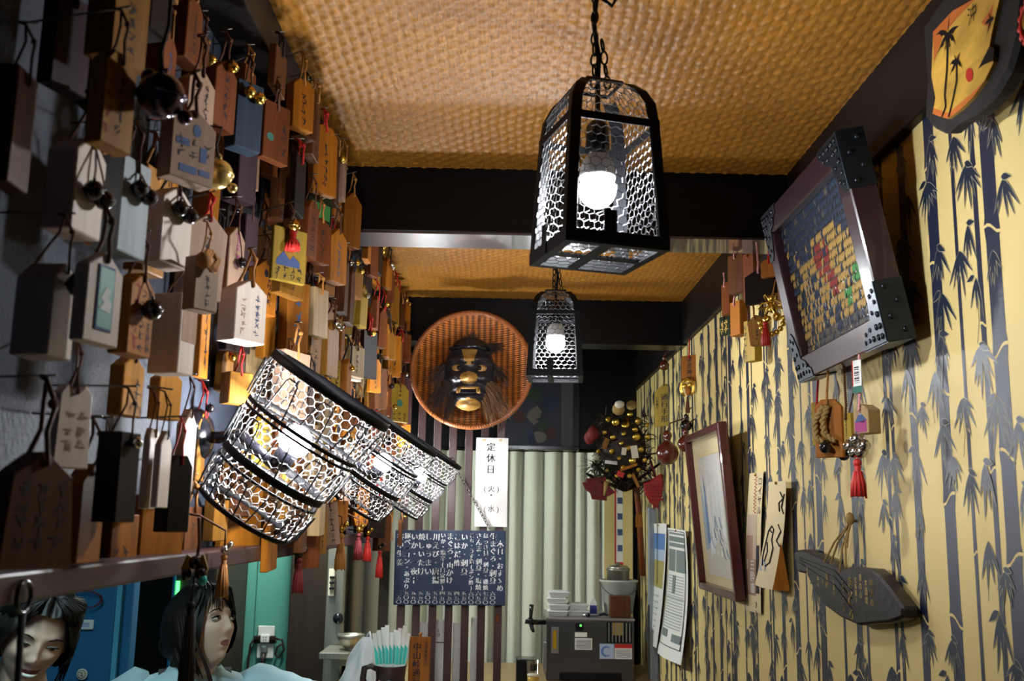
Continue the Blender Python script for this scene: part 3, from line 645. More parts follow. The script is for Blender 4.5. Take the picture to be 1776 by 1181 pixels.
place(554,591,617,672,'yellow','clip','yellow tag with bold black longevity characters beside the nearest lamp', X=-.36, a=.8, th=.012, ink=[('ink', TX('長寿',.34,-.12,-.22,.9)),('ink', S(4,1,.25,.45,-.9,-.25,27))], bells=('steelbell',1,.010,-.006))
place(634,652,596,648,'yellow','rect','small yellow tag above the middle lamp', X=-.37, a=.5)
place(668,678,597,650,'yellow','rect','thin yellow tag near the basket end of the wall', X=-.37, a=.4)
place(694,713,578,628,'redbrown','rect','reddish brown tag at the wall end beside the wicker basket', X=-.345, a=.6)
place(678,709,666,732,'yellow','clip','bright yellow tag with green crest and black writing beside the basket', X=-.335, a=.75, th=.012, ink=[('inkgreen', BL([circ(0,-.5,.17,10,1,.6)])),('ink', S(2,3,-.42,.42,-.98,-.72,28)),('ink', S(2,1,-.3,.3,-.36,-.1,29))])
place(690,712,735,775,'amber','rect','amber tag low at the wall end under the yellow crest tag', X=-.34, a=.8)
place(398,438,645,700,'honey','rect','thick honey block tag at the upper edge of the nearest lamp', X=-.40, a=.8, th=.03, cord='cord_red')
place(428,463,590,666,'pale','rect','pale tan board tag behind the top of the nearest lamp', X=-.43, a=.7)
place(388,456,805,955,'amber','rect','big plain amber board under the nearest wire lamp', X=-.437, a=.75, th=.012)
place(372,396,868,938,'honey','rect','small honey slab overlapping the big amber board', X=-.43, a=.8)
place(556,584,872,945,'pink','rect','long rosy tag with dark writing, tilted below the middle lamp', X=-.38, a=.4, roll=-.12, ink=[('ink', S(7,1,-.2,.3,-.95,-.1,30))])
place(524,556,905,985,'redbrown','rect','reddish tag dipping past the ledge under the nearest lamp', X=-.372, a=.6)
place(586,604,868,912,'orange','rect','orange tag below the middle lamp with dark end', X=-.38, a=.6)
place(614,640,884,912,'orange','fan','small orange tag with black brush characters under the middle lamp', X=-.37, a=1.0, ink=[('ink', S(2,2,-.4,.4,-.85,-.15,31))])
place(642,660,880,928,'brown','rect','brown slip tag under the farther lamps', X=-.37, a=.45)
place(662,676,880,940,'pink','rect','slanting light tag under the farthest lamp', X=-.35, a=.35, roll=-.2)
place(540,566,885,918,'orange','rect','orange tag half hidden behind the rim of the nearest lamp', X=-.40, a=1.0, ink=[('ink', S(2,2,-.4,.4,-.9,-.1,32))])
# big metal bells and tasselled charms
def big_bell(px, py, X, r, col, label, top=None):
    P = atX(px, py, X); o = thing('hanging_bell', label, 'bell', P)
    m = MB(); bell(m, (0,0,0), r, 20); m.ball((r*.9, r*.5, -r*.75), r*.33, 12); m.ball((-r*.5, -r*.2, r*.75), r*.36, 12); m.build('body', MAT[col], o)
    q = MB(); q.tube([(0,0,r*1.1),(-.004,.002,r*2),(.002,0,r*3.2)]+([(0,0,ZC-P.z)] if r > .02 else [((XL-X)*.5,0,r*3.6),(XL-X+.002,0,r*3.7)]), .002 if r > .02 else .0014, 6); q.build('cord', MAT['cord_dark'], o); return o
big_bell(279, 166, -.312, .021, 'ironball', 'large shiny dark iron bell hanging beside the red-lettered amber tag')
big_bell(377, 302, -.34, .018, 'goldpearl', 'large pearly golden bell below the broad printed tag')
def tassel_charm(px, t, b, X, col, label, rr=.012, bellm='brass', top=.05):
    P = atX(px, t, X); s = ppm(P); L = (b-t)/s; o = thing('hanging_tassel', label, 'tassel', P)
    m = MB(); tassel(m, 0, 0, 0, L, rr); m.build('tassel', MAT[col], o)
    q = MB(); bell(q, (0,0,rr*.9), rr*.75); bell(q, (rr*.8,0.004,rr*1.7), rr*.6); q.build('bell', MAT[bellm], o)
    c = MB(); c.tube([(0,0,rr),(0,0,rr+top*.5),((XL-X)*.5,0,rr+top*.9),(XL-X,0,rr+top)], .0018, 5); c.build('cord', MAT['cord_brown'], o)
tassel_charm(592, 925, 986, -.37, 'cord_gold', 'golden tassel hanging below the long rosy tag')
tassel_charm(622, 925, 970, -.37, 'redcloth', 'dark red tassel, nearer one of two under the orange brush tag', .011)
tassel_charm(638, 930, 972, -.37, 'red', 'bright red tassel, farther one of two under the orange brush tag', .011)
tassel_charm(659, 955, 1000, -.35, 'red', 'short red tassel beside the edge of the chalkboard', .010, 'darkbell')
tassel_charm(519, 968, 1026, -.385, 'redcloth', 'dim red tassel hanging in front of the green kitchen wall', .010, 'darkbell')
tassel_charm(389, 962, 1034, -.385, 'cord_gold', 'orange-gold tassel dangling from the ledge near the white-bloused woman', .008, 'steelbell')
o = thing('hanging_charm', 'dark tasselled charm with yellow ribbon hanging from the ledge before the white-bloused woman', 'charm', atX(340, 970, -.37))
m = MB(); m.tube([(0,0,.05),(0,.01,.02),(0,0,-.01)], .0022, 6); m.build('cord', MAT['cord_brown'], o)
m = MB(); m.ball((0,0,-.004), .009, 10); m.ball((.008,-.004,-.016), .008, 10); m.ball((-.009,-.003,-.018), .007, 10); m.build('ornament', MAT['darkbell'], o)
m = MB()
for sx in (-1, 1): m.prism([(0,0),(sx*.010,.006),(sx*.016,-.010),(sx*.014,-.026),(sx*.008,-.024),(sx*.004,-.010)], -.004, -.001)
m.build('ribbon', MAT['yellow'], o)
m = MB(); m.ball((.012,-.006,-.024), .005, 8, sc=(1,1,1.4)); m.build('glass_bead', MAT['tealpaper'], o)
m = MB(); m.tube([(0,0,-.02),(-.002,0,-.05)], .0016, 5); tassel(m, -.002, 0, -.05, .11, .009); m.build('tassel', MAT['cord_dark'], o)
o = thing('hook_ring', 'dark iron ring hook screwed to the end of the ledge, near the laughing woman', 'hook', atX(33, 1036, -.40))
m = MB(); m.tube([(.004+0, .013*cos(2*pi*k/12), .013*sin(2*pi*k/12)) for k in range(12)], .0022, 6, closed=True); m.tube([(-.02,0,.013),(.004,0,.013)], .002, 6); m.build('ring', MAT['blackgloss'], o)
m = MB(); m.tube([(.004,0,-.012),(.005,.002,-.08),(.003,0,-.2)], .003, 6); m.build('strap', MAT['cord_dark'], o)
# ------------------------------------------------------------------ the crowd of tags farther along: rows of nails
rnd = random.Random(21)
COLS = ['brown','redbrown','brown','honey','amber','brown','pink','redbrown','redbrown','dark','amber','yellow','honey','pale','orange','brown','orange']
CN = dict(brown='brown', redbrown='reddish brown', dark='blackish', honey='honey brown', amber='amber', pink='rosy', purple='dusky purple', grey='grey brown', yellow='yellowish', pale='pale tan', orange='orange')
KN = dict(rect='square-topped', peak='peaked', clip='clipped-corner', koma='shogi-shaped')
ORD = 'first second third fourth fifth sixth seventh eighth ninth tenth eleventh twelfth thirteenth fourteenth fifteenth sixteenth seventeenth eighteenth nineteenth twentieth twenty-first twenty-second twenty-third twenty-fourth twenty-fifth twenty-sixth twenty-seventh twenty-eighth twenty-ninth thirtieth thirty-first thirty-second thirty-third thirty-fourth thirty-fifth thirty-sixth thirty-seventh thirty-eighth thirty-ninth fortieth'.split()
ROWS = [CZ+.735-i*.081 for i in range(10)]
RN = ['top', 'second', 'third', 'fourth', 'fifth', 'sixth', 'seventh', 'eighth', 'ninth', 'lowest']
FILL = []
for ri, zr in enumerate(ROWS):
    Y = 1.02+rnd.uniform(0, .05); n = 0
    while Y < 3.60:
        z = zr+rnd.uniform(-.022, .022); X = rnd.choice((-.43, -.415, -.395, -.375, -.355)) if Y > 1.5 else rnd.choice((-.435, -.42))
        w = rnd.uniform(.038, .064); h = rnd.uniform(.085, .135); step = rnd.uniform(.034, .056)
        if rnd.random() < .25: w, h = rnd.uniform(.05, .075), rnd.uniform(.065, .095)
        ok = z-h > CZ-.10 and not (z > CZ+.64 and 2.19 < Y < 2.43)
        th = rnd.choice((.012, .016, .020, .024)); rz = pi/2-rnd.choice((0, 0, .1, .35, .6))*rnd.uniform(.5, 1.2)
        ok = ok and not (1.04 < Y < 1.40 and z-h < CZ+.24)
        near = any(-.30 < Y-L.y < .135 and z-h < L.z+.15 and z > L.z-.14 for L in SCP)
        lay = [-.440] if near else [-.437, -.413, -.389, -.365, -.345] if Y > 1.5 else [-.437, -.415, -.395]
        if near: th = .012; rz = pi/2
        rnd.shuffle(lay); fp = None
        hb_ = rnd.random() < .35
        for X in lay:
            f_ = obb((X+(.013*sin(rz) if hb_ else 0), Y), rz, w, th+(.013 if hb_ else 0))
            if min(p[0] for p in f_) > XL+.001 and not clash(f_, z-h, z+.028) and not (z > CZ+.70 and min(p[0] for p in f_) < -.384): fp = f_; break
        ok = ok and fp is not None
        if ok and n < 40:
            col = rnd.choice(COLS); kd = rnd.choice(('rect','rect','peak','peak','clip','koma')); TAGS.append((fp, z-h, z+.028))
            has = 0 if hb_ else rnd.uniform(.36, 1); bl = None; ink = None
            if has < .35: bl = (rnd.choice(('brass','darkbell','steelbell','gold')), rnd.choice((1, 1, 2)), rnd.uniform(.006, .009), rnd.uniform(-.01, .03))
            if has > .5: ink = [(rnd.choice(('ink','ink','ink','inkblue')), S(rnd.randint(4,6), 1, -.25, .25, -.9, -.25, rnd.randint(0, 999)))]
            cd_ = rnd.choice(('cord_brown','cord_gold','cord_gold','cord_dark','cord_red'))
            lab = f"{CN[col]} {KN[kd]} tag{' with bell' if bl else ''}, {ORD[n]} along the {RN[ri]} row of small tags"
            FILL.append((w*h/Y**2, (X, Y, z), rz, w, h, th, col, kd, lab, dict(back=X-XL, cord=cd_, up=rnd.uniform(.03, .055), bells=bl, ink=ink, roll=rnd.uniform(-.06, .06))))
            n += 1
        Y += step
FILL.sort(key=lambda a: -a[0]); rest = MB(); rc = []
for k, (sz_, P, rz, w, h, th, col, kd, lab, kw) in enumerate(FILL):
    if k < 208: hang_tag(P, rz, w, h, th, col, kd, lab, group='small wooden tags crowding the wall in rows', **kw)
    else:
        if col not in rc: rc.append(col)
        T = M4.Translation(P) @ M4.Rotation(rz, 4, 'Z') @ M4.Rotation(kw['roll'], 4, 'Y')
        rest.prism(shape(kd, w, h), 0, th, rc.index(col), T); rest.tube([(0,-.002,-.01),(0,.004,kw['up']*.6)], .0018, 4, len(COLS), T)
        if kw['bells']: rest.ball((0,-.009,-kw['bells'][3]), kw['bells'][2], 8, len(COLS)+1, T)
rest.m = [len(rc) if m_ == len(COLS) else len(rc)+1 if m_ == len(COLS)+1 else m_ for m_ in rest.m]
o = rest.build('small_tags', [MAT[c] for c in rc]+[MAT['cord_gold'], MAT['brass']], kind='stuff'); tag(o, 'farthest small wooden tags hanging half hidden between the others on the wall', 'tags')
for (o, rz, up, back) in NAILS:      # a nail back to the wall where nothing hangs in between
    p = o.location; b = back-.001; L_ = b
    if back > .02 and clash(obb((p.x-.016*sin(rz), p.y), rz, .004, max(.004, b-.016)), p.z+up-.002, p.z+up+.003): L_ = .014
    MB().tube([(0,-.002,up),(0,max(L_,.003),up+.002)], .0011, 5).build('nail', MAT['nail'], o)
# ================================================================== RIGHT WALL
NEG = -pi/2
def px_poly(pts, X):
    """photo outline -> points on the plane x=X, as (local x = -Y, z) about their middle"""
    Q = [atX(a, b, X) for a, b in pts]; c = sum(Q, V())/len(Q)
    return c, [(-(q.y-c.y), q.z-c.z) for q in Q]
# --- the big mosaic picture leaning out from the wall, iron-cornered frame
o = thing('mosaic_picture', 'large dark framed mosaic of small coloured scales with studded iron corners, leaning out', 'picture')
BL_, BR_, TL_ = V((.598,2.02,CZ+.283)), V((.598,1.545,CZ+.285)), V((.530,2.02,CZ+.628))
ux = (BR_-BL_).normalized(); uz = (TL_-BL_).normalized(); uy = ux.cross(uz)*-1
uy = uz.cross(ux)
T = M4(((ux.x, uy.x, uz.x, BL_.x), (ux.y, uy.y, uz.y, BL_.y), (ux.z, uy.z, uz.z, BL_.z), (0,0,0,1)))
o.matrix_world = T      # local: x along, y into the wall, z up the face
Wd, Hd, fw, fd = .475, .350, .046, .045
def bar(name, poly):
    MB().prism(poly, 0, fd, bev=.0025).build(name, MAT['frame_dark'], o)
bar('frame_bar', [(0,0),(Wd,0),(Wd-fw,fw),(fw,fw)]); bar('frame_bar', [(0,Hd),(fw,Hd-fw),(Wd-fw,Hd-fw),(Wd,Hd)])
bar('frame_bar', [(0,0),(fw,fw),(fw,Hd-fw),(0,Hd)]); bar('frame_bar', [(Wd,0),(Wd,Hd),(Wd-fw,Hd-fw),(Wd-fw,fw)])
MB().box((Wd/2,.026,Hd/2), (Wd-2*fw+.006,.006,Hd-2*fw+.006)).build('backing', MAT['s_grey'], o)
sc = MB(); nx, nz = 46, 17; pw, ph = (Wd-2*fw)/nx, (Hd-2*fw)/nz; rs = random.Random(4)
def img(u, v):
    """colour of the mosaic: gold ground, dark sky band, blue-grey figures, red bird, green leaves"""
    if (u-.50)**2*26+(v-.56)**2*16 < .30 and u > .36: return 2 if rs.random() < .62 else rs.choice((0, 1))
    if abs(u-.58) < .05 and .30 < v < .44: return 2
    if (u-.88)**2*130+(v-.33)**2*90 < .42 or (u-.72)**2*160+(v-.24)**2*90 < .35: return 3
    if v > .80-.10*u: return 1 if rs.random() < .9 else 4
    if v > .66 and u < .42: return 1 if rs.random() < .8 else 0
    if abs(u-.12-.05*sin(v*9)) < .07 and v < .7: return 1 if rs.random() < .6 else 0
    if abs(u-.30) < .07 and .20 < v < .5: return 1 if rs.random() < .8 else 0
    if u > .82 and v > .55: return 1 if rs.random() < .7 else 0
    if v < .13: return 4 if rs.random() < .7 else 1
    if v < .30 and abs(u-.45) < .16 and rs.random() < .7: return 1
    return 0 if rs.random() < .9 else 1
for j in range(nz+1):
    for i in range(nx):
        x = fw+pw*(i+.5+(.5 if j % 2 else 0)); z = fw+ph*(j+.35)
        if x > Wd-fw-.002: continue
        mI = img((x-fw)/(Wd-2*fw), (z-fw)/(Hd-2*fw)); a = pw*.39; yy = .016+rs.uniform(0, .002)
        sc.add([(x-a,yy+.0015,z+ph*.55),(x+a,yy+.0015,z+ph*.55),(x+a,yy,z-ph*.15),(x,yy-.0012,z-ph*.55),(x-a,yy,z-ph*.15),(x,yy-.0022,z+ph*.05)], [(0,5,1),(1,5,2),(2,5,3),(3,5,4),(4,5,0)], mI)
sc.build('scales', [MAT[k] for k in ('s_gold','s_blue','s_red','s_green','s_grey')], o, kind='stuff')
for (cx, cz, sx, sz) in ((0,0,1,1),(Wd,0,-1,1),(0,Hd,1,-1),(Wd,Hd,-1,-1)):
    e = -.0022; L = .098
    poly = [(0,0),(L,0),(L-.004,.016),(L*.78,.022),(L*.70,.034),(fw,fw-.004),(fw-.004,L*.62),(fw-.012,L*.80),(fw-.018,L*.92),(fw-.028,L),(0,L)]
    q = [(cx+sx*x, cz+sz*z) for x, z in poly]; 
    if sx*sz < 0: q = q[::-1]
    pl = MB().prism(q, e, 0, bev=.0006)
    xs = cx-sx*.0012
    pl.box((xs, fd/2, cz+sz*L/2), (.0022, fd, L)); pl.box((cx+sx*L/2, fd/2, cz-sz*.0012), (L, fd, .0022))
    plate = pl.build('corner_plate', MAT['iron'], o)
    st = MB()
    for (a, b) in ((.010,.010),(.026,.011),(.010,.027),(.026,.028),(.010,.046),(.030,.052),(.011,.066),(.010,.084),(.024,.078),(.046,.012),(.064,.012),(.054,.028),(.082,.011),(.074,.024)):
        st.ball((cx+sx*a, e, cz+sz*b), .0056 if a+b < .06 else .0042, 8, sc=(1,.7,1))
    for k in range(4): st.ball((xs-sx*.001, fd*(.3 if k % 2 else .68), cz+sz*(.014+k*.024)), .0052, 8)
    st.build('studs', MAT['studs'], plate)
MB().tube([(Wd/2, fd, Hd*.8), (Wd/2, fd+.05, Hd*1.02)], .002, 5).build('hanging_cord', MAT['cord_dark'], o)
# --- charms on cords below it
def rope(mb, pts, r, tw=.0013, pitch=.010, m=0):
    """two-strand twisted cord"""
    pts = [V(p) for p in pts]; L = [0]
    for a, b in zip(pts, pts[1:]): L.append(L[-1]+(b-a).length)
    n = max(6, int(L[-1]/pitch*4)); 
    for s in (0, pi):
        out = []
        for k in range(n+1):
            d = L[-1]*k/n; i = max(j for j in range(len(L)) if L[j] <= d+1e-9); i = min(i, len(pts)-2)
            t = (d-L[i])/max(1e-9, L[i+1]-L[i]); p = pts[i].lerp(pts[i+1], t); D = (pts[i+1]-pts[i]).normalized(); a = D.orthogonal().normalized(); b = D.cross(a); an = 2*pi*d/pitch+s
            out.append(p+(a*cos(an)+b*sin(an))*tw)
        mb.tube(out, r, 5, m)
    return mb
def right_tag(l, r, t, b, X, col, kind, label, th, cord_top, cordm, yaw=.6, w=None, name='hanging_tag', **k):
    cx = (l+r)/2; P = atX(cx, (t+b)/2, X); s = ppm(P); h = (b-t)/s; w = (w or (r-l)/s/1.2)*1; top = atX(cx, t, X); nail = atX(*cord_top, X+.02)
    o = thing(name, label, k.get('cat', 'wooden tag'), (P.x, P.y, P.z+h/2), NEG+yaw, k.get('group'))
    if k.get('roll'): o.rotation_euler = (0, k['roll'], NEG+yaw)
    MB().prism(shape(kind, w, h), 0, th, bev=min(.0012, th*.1)).build('board', MAT[col], o)
    bpy.context.view_layer.update(); iv = o.matrix_world.inverted()
    N = iv @ nail; q = MB(); hz = -.012
    rope(q, [(0,-.003,hz), (0,0,.012), N*.5, N], .0017)
    q.ball(tuple(N), .005, 8); q.tube([(0,-.003,hz),(0,th/2,hz+.006),(0,th+.003,hz)], .002, 5)
    q.build('cord', MAT[cordm], o)
    if k.get('ink'):
        for im, fn in k['ink']: z = MB(); fn(z, w, h); z.build('lettering' if im.startswith('ink') else 'picture', MAT[im], o)
    if k.get('extra'): k['extra'](o, w, h, th)
    return o
def cowbell_rope(o, w, h, th):
    q = MB(); rope(q, [(-.1*w,-.006,-.12*h),(-.4*w,-.012,-.4*h),(-.35*w,-.014,-.68*h),(0,-.010,-.78*h)], .0036, .0034, .02); rope(q, [(.05*w,-.006,-.12*h),(-.1*w,-.014,-.4*h),(-.05*w,-.014,-.62*h),(.3*w,-.010,-.74*h)], .0036, .0034, .02); q.build('thick_rope', MAT['straw'], o)
    q = MB(); bell(q, (-.02*w,-.016,-.84*h), .011); q.build('bell', MAT['darkbell'], o)
right_tag(1426, 1447, 692, 793, .60, 'orange', 'clip', 'rounded wooden clog-shaped tag with thick twisted straw rope, below the mosaic picture', .012, (1437, 617), 'cord_gold', .9, w=.052, extra=cowbell_rope)
right_tag(1408, 1430, 697, 772, .63, 'yellow', 'rect', 'pale yellowish block tag on a red cord, farthest below the mosaic picture', .022, (1420, 632), 'cord_red', .5, w=.036)
right_tag(1456, 1482, 716, 768, .615, 'yellow', 'rect', 'small yellow block tag with brown edge and printed strip on a brown cord', .026, (1462, 602), 'cord_brown', .25, w=.022, ink=[('ink', S(6,1,-.3,.1,-.95,-.25,41))])
def fuji_bits(o, w, h, th):
    q = MB(); tassel(q, .0, -.010, -h-.042, .060, .0115); q.build('tassel', MAT['red'], o, label='bright red tassel')
    q = MB()
    for (x, z) in ((-.018,-.020), (.018,-.021), (0,-.010), (-.006,-.030), (.010,-.031)): bell(q, (x, -.010, -h+z), .0105)
    q.build('bell', MAT['steelbell'], o)
    q = MB(); q.prism(rect(-.011,.018,.011,.072), -.004, -.003); tg = q.build('price_label', MAT['white_paper'], o)
    q = MB(); 
    for k in range(9): q.flat(rect(-.006,.034+k*.0031,.006,.034+k*.0031+.0008+.0008*(k % 3)), -.0042)
    q.build('barcode', MAT['ink'], tg); q = MB(); q.flat(rect(-.011,.018,.011,.029), -.00425); q.build('green_stripe', MAT['inkgreen'], tg); q = MB(); q.flat(rect(-.011,.0295,-.0085,.072), -.00425); q.build('red_edge', MAT['red'], tg)
right_tag(1477, 1508, 700, 752, .585, 'pale', 'peak', 'pale peaked tag painted with a blue mountain, grey bells and red tassel below', .026, (1490, 594), 'cord_pink', .35, w=.036, extra=fuji_bits,
          ink=[('inkpurple', BL([[(-.40,-.95),(.40,-.95),(.40,-.55),(-.40,-.62)]])), ('inkblue', BL([[(-.40,-.62),(-.02,-.26),(.40,-.55),(.2,-.66),(-.1,-.60)]])), ('white_paper', BL([[(-.12,-.36),(-.02,-.26),(.10,-.34),(.02,-.38)]]))])
o = thing('hanging_bell', 'cluster of dark olive gourd-shaped bells hanging behind the red tassel', 'bell', atX(1463, 778, .645), NEG)
q = MB()
for (x, z) in ((-.012,0), (.008,.004), (.02,-.006), (0,-.012)): bell(q, (x, 0, z), .011)
q.ball((-.03,0,.002), .006, 8, sc=(2,1,.8)); q.build('body', MAT['darkbell'], o); q = MB(); q.tube([(0,0,.01),(.004,.02,.10),(.002,.045,.20)], .0016, 5); q.build('cord', MAT['cord_brown'], o)
# --- cluster of tags beside the first beam
cl = 'tags clustered under the beam on the bamboo wall'
right_tag(1252, 1263, 490, 546, .62, 'redbrown', 'rect', 'slim reddish tag at the far edge of the cluster under the beam', .02, (1256, 475), 'cord_pink', .2, big=1, w=.05)
right_tag(1263, 1287, 440, 508, .60, 'brown', 'rect', 'brown reddish block tag highest in the cluster, on a long knotted cord', .02, (1274, 370), 'cord_pink', .5, big=1, w=.06)
right_tag(1287, 1308, 437, 522, .60, 'redbrown', 'rect', 'tall honey-red tag behind the black glass tag', .02, (1287, 415), 'cord_gold', .3, big=1, w=.05)
right_tag(1296, 1336, 464, 526, .565, 'dark', 'peak', 'black glossy peaked tag in the middle of the cluster', .016, (1312, 412), 'cord_pink', .75, big=1, w=.075)
right_tag(1322, 1346, 448, 480, .58, 'orange', 'clip', 'orange clipped tag behind the cords of the cluster', .014, (1333, 412), 'cord_red', .6, big=1, w=.05)
right_tag(1340, 1360, 462, 533, .61, 'amber', 'rect', 'amber block tag at the edge of the cluster beside the mosaic picture', .022, (1345, 440), 'cord_brown', .3, big=1, w=.04)
right_tag(1330, 1344, 462, 510, .605, 'bluewhite', 'rect', 'narrow blue and yellow lettered tag beside the golden charm', .008, (1337, 440), 'cord_gold', .7, big=1, w=.028, ink=[('inkblue', S(5,1,-.4,.4,-.95,-.05,44))])
right_tag(1266, 1283, 522, 582, .60, 'orange', 'rect', 'orange-red block hanging below the cluster with dark side', .03, (1275, 500), 'cord_pink', .3, big=1, w=.05)
right_tag(1249, 1264, 548, 582, .63, 'green', 'rect', 'small olive tag low at the far edge of the cluster', .006, (1258, 535), 'cord_dark', .4, big=1, w=.05, ink=[('inkgold', S(2,2,-.4,.4,-.9,-.2,45))])
right_tag(1289, 1310, 555, 627, .62, 'yellow', 'rect', 'long yellow tag with dark edge, lowest of the cluster', .024, (1292, 505), 'cord_brown', .5, big=1, w=.04, ink=[('ink', S(6,1,-.5,-.2,-.95,-.1,46))])
right_tag(1300, 1318, 545, 598, .57, 'honey', 'peak', 'honey peaked tag with printed crest standing before the long yellow tag', .02, (1303, 500), 'cord_gold', .7, big=1, w=.045, ink=[('ink', S(3,1,-.3,.3,-.9,-.5,47))], roll=-.12)
o = thing('hanging_charm', 'golden treasure-boat charm of knotted gold cord with red tassel in the cluster', 'charm', atX(1341, 548, .575), NEG+.6)
q = MB(); rg = random.Random(3)
q.ball((0,0,.018), .012, 10); q.ball((-.012,-.006,-.006), .011, 8, sc=(1,.7,.8)); q.ball((.014,-.004,-.004), .010, 8); q.ball((0,-.004,.038), .009, 8)
for k in range(9): 
    a = pi+pi*k/8; q.ball((.032*cos(a), -.004, -.010+.030*sin(a)), .0065, 6)
for k in range(6): a = 2*pi*k/6; q.tube([(0,-.004,.03),(.02*cos(a),-.012,.03+.02*sin(a)),(.034*cos(a),-.008,.02+.03*sin(a)),(.01*cos(a),-.004,.02)], .0022, 5)
q.build('ornament', MAT['gold'], o)
q = MB(); tassel(q, -.010, -.014, -.012, .052, .009); q.build('tassel', MAT['red'], o, label='red tassel'); q = MB(); q.tube([(0,0,.045),(0,.01,.08),(0,.05,.11)], .0018, 5); q.build('cord', MAT['cord_gold'], o)
# --- the two tags with writing and the gourds
right_tag(1135, 1169, 664, 739, .655, 'yellow', 'peak', 'golden yellow pass tag with large black characters on a brown cord', .010, (1152, 578), 'cord_brown', .9, w=.092,
          ink=[('ink', TX('通行手形', .165, .02, -.24, 1.25, .03)), ('ink', TX('荒宿宮', .075, .34, -.30)), ('ink', TX('穴道御守', .075, -.36, -.30))])
def gold_sheaf(o, w, h, th):
    q = MB()
    for s in (-1, 1):
        for k in range(3): q.tube([(s*.008*k,-.012,-h*.88),(s*(.028-.003*k),-.014,-h-.006-.004*k),(s*(.030-.004*k),-.014,-h-.03),(s*(.018-.003*k),-.012,-h-.052)], .003, 6)
    for k in range(7): q.tube([(-.03+.01*k,-.008,-h*.86-.006*abs(k-3)),(-.018+.006*k,-.014,-h-.004)], .0022, 5)
    q.ball((-.010,-.014,-h-.016), .010, 10); q.ball((.010,-.014,-h-.014), .009, 10); q.build('gold_rice_sheaf', MAT['gold'], o)
    q = MB(); q.ball((.004,-.016,-h-.034), .013, 10, sc=(.9,.7,1.3)); q.build('red_bead', MAT['orange'], o)
    q = MB(); tassel(q, -.004, -.008, -h-.055, .055, .007); q.build('tassel', MAT['cord_brown'], o)
right_tag(1183, 1208, 616, 662, .65, 'orange', 'rect', 'orange shrine tag with black characters above a golden rice sheaf charm', .010, (1196, 560), 'cord_red', .8, w=.068, extra=gold_sheaf, ink=[('ink', TX('弥彦神社', .235, .0, -.03, 1.0, .03))])
for (px, py, X, r, lab, rr) in ((1158, 786, .60, .042, 'large glossy reddish gourd hanging beside the framed waterfall print', 1), (1189, 770, .635, .028, 'reddish brown gourd nearest the framed waterfall print', 1), (1190, 738, .648, .021, 'blackish gourd above the two reddish ones', 0), (1152, 634, .63, .020, 'small brown gourd high behind the golden pass tag', 1)):
    P = atX(px, py, X); o = thing('hanging_gourd', lab, 'gourd', P)
    q = MB(); q.lathe([(.003,-r*1.0),(r*.5,-r*.9),(r*.87,-r*.5),(r,0),(r*.87,r*.5),(r*.5,r*.87),(r*.26,r*1.05),(r*.30,r*1.25),(r*.42,r*1.5),(r*.36,r*1.75),(r*.12,r*1.98)], 20); q.build('body', MAT['gourd' if rr else 'darkbell'], o)
    q = MB(); q.tube([(0,0,r*1.95),(.01,0,r*2.6),(XR-P.x-.002,0,r*3.1)], .0025, 6); q.tube([(0,0,r*1.0),(r*.1,-r*.3,r*1.2)], .003, 5); q.build('stem', MAT['cord_brown'], o)
# --- framed waterfall print, standing off the wall
def frame_on_wall(name, label, corners, X, fw, fd, fm, cat='picture'):
    c, poly = px_poly(corners, X); return c, poly
pts = [(1195,757),(1265,737),(1292,1048),(1207,1012)]
Q = [atX(pts[0][0], pts[0][1], .655), atX(pts[1][0], pts[1][1], .60), atX(pts[2][0], pts[2][1], .63), atX(pts[3][0], pts[3][1], .655)]
Yf, Yn = 3.27, 2.755; zb = (Q[2].z+Q[3].z)/2; zt = (Q[0].z+Q[1].z)/2; W2, H2 = Yf-Yn, zt-zb
o = thing('framed_print', 'reddish framed print of a white waterfall under glass, reflecting the curtain', 'picture', (.655, Yf, zb), NEG, rot=(R(5), 0, NEG))
fw2 = .022
for poly in ([(0,0),(W2,0),(W2-fw2,fw2),(fw2,fw2)], [(0,H2),(fw2,H2-fw2),(W2-fw2,H2-fw2),(W2,H2)], [(0,0),(fw2,fw2),(fw2,H2-fw2),(0,H2)], [(W2,0),(W2,H2),(W2-fw2,H2-fw2),(W2-fw2,fw2)]):
    MB().prism(poly, -.028, 0, bev=.003).build('frame_bar', MAT['frame_red'], o)
MB().box((W2/2,-.006,H2/2), (W2-fw2,.003,H2-fw2)).build('mount', MAT['cream_paper'], o)
mat('mat_white', (.62,.58,.5), rough=.8); mat('fall_white', (.80,.82,.82), rough=.7); mat('fall_blue', (.12,.22,.42), rough=.7); mat('fall_grey', (.35,.42,.48), rough=.7)
a, b, c_, d = W2*.17, W2*.83, H2*.10, H2*.84
pic = MB().flat(rect(a, c_, b, d), -.0080).build('print', MAT['mat_white'], o)
q = MB()
for k in range(4):
    e = .002; r0 = [rect(a-e, c_-e, b+e, c_), rect(a-e, d, b+e, d+e), rect(a-e, c_, a, d), rect(b, c_, b+e, d)][k]; q.flat(r0, -.0082)
q.build('gold_line', MAT['inkgold'], o)
q = MB(); rg = random.Random(9)
for k in range(11):      # falling water strands
    x = a+(b-a)*(.30+.055*k); q.flat([(x-.003,d),(x+.003,d),(x+.006+rg.uniform(-.004,.004),c_+(d-c_)*.5),(x+rg.uniform(-.02,.03),c_+(d-c_)*.28),(x-.006,c_+(d-c_)*.36)], -.0083-.00003*k)
for k in range(16): q.flat(circ(a+(b-a)*rg.uniform(.25,.9), c_+(d-c_)*rg.uniform(.18,.34), rg.uniform(.006,.016), 9), -.0088-.00003*k)
q.build('water', MAT['fall_white'], pic)
q = MB()
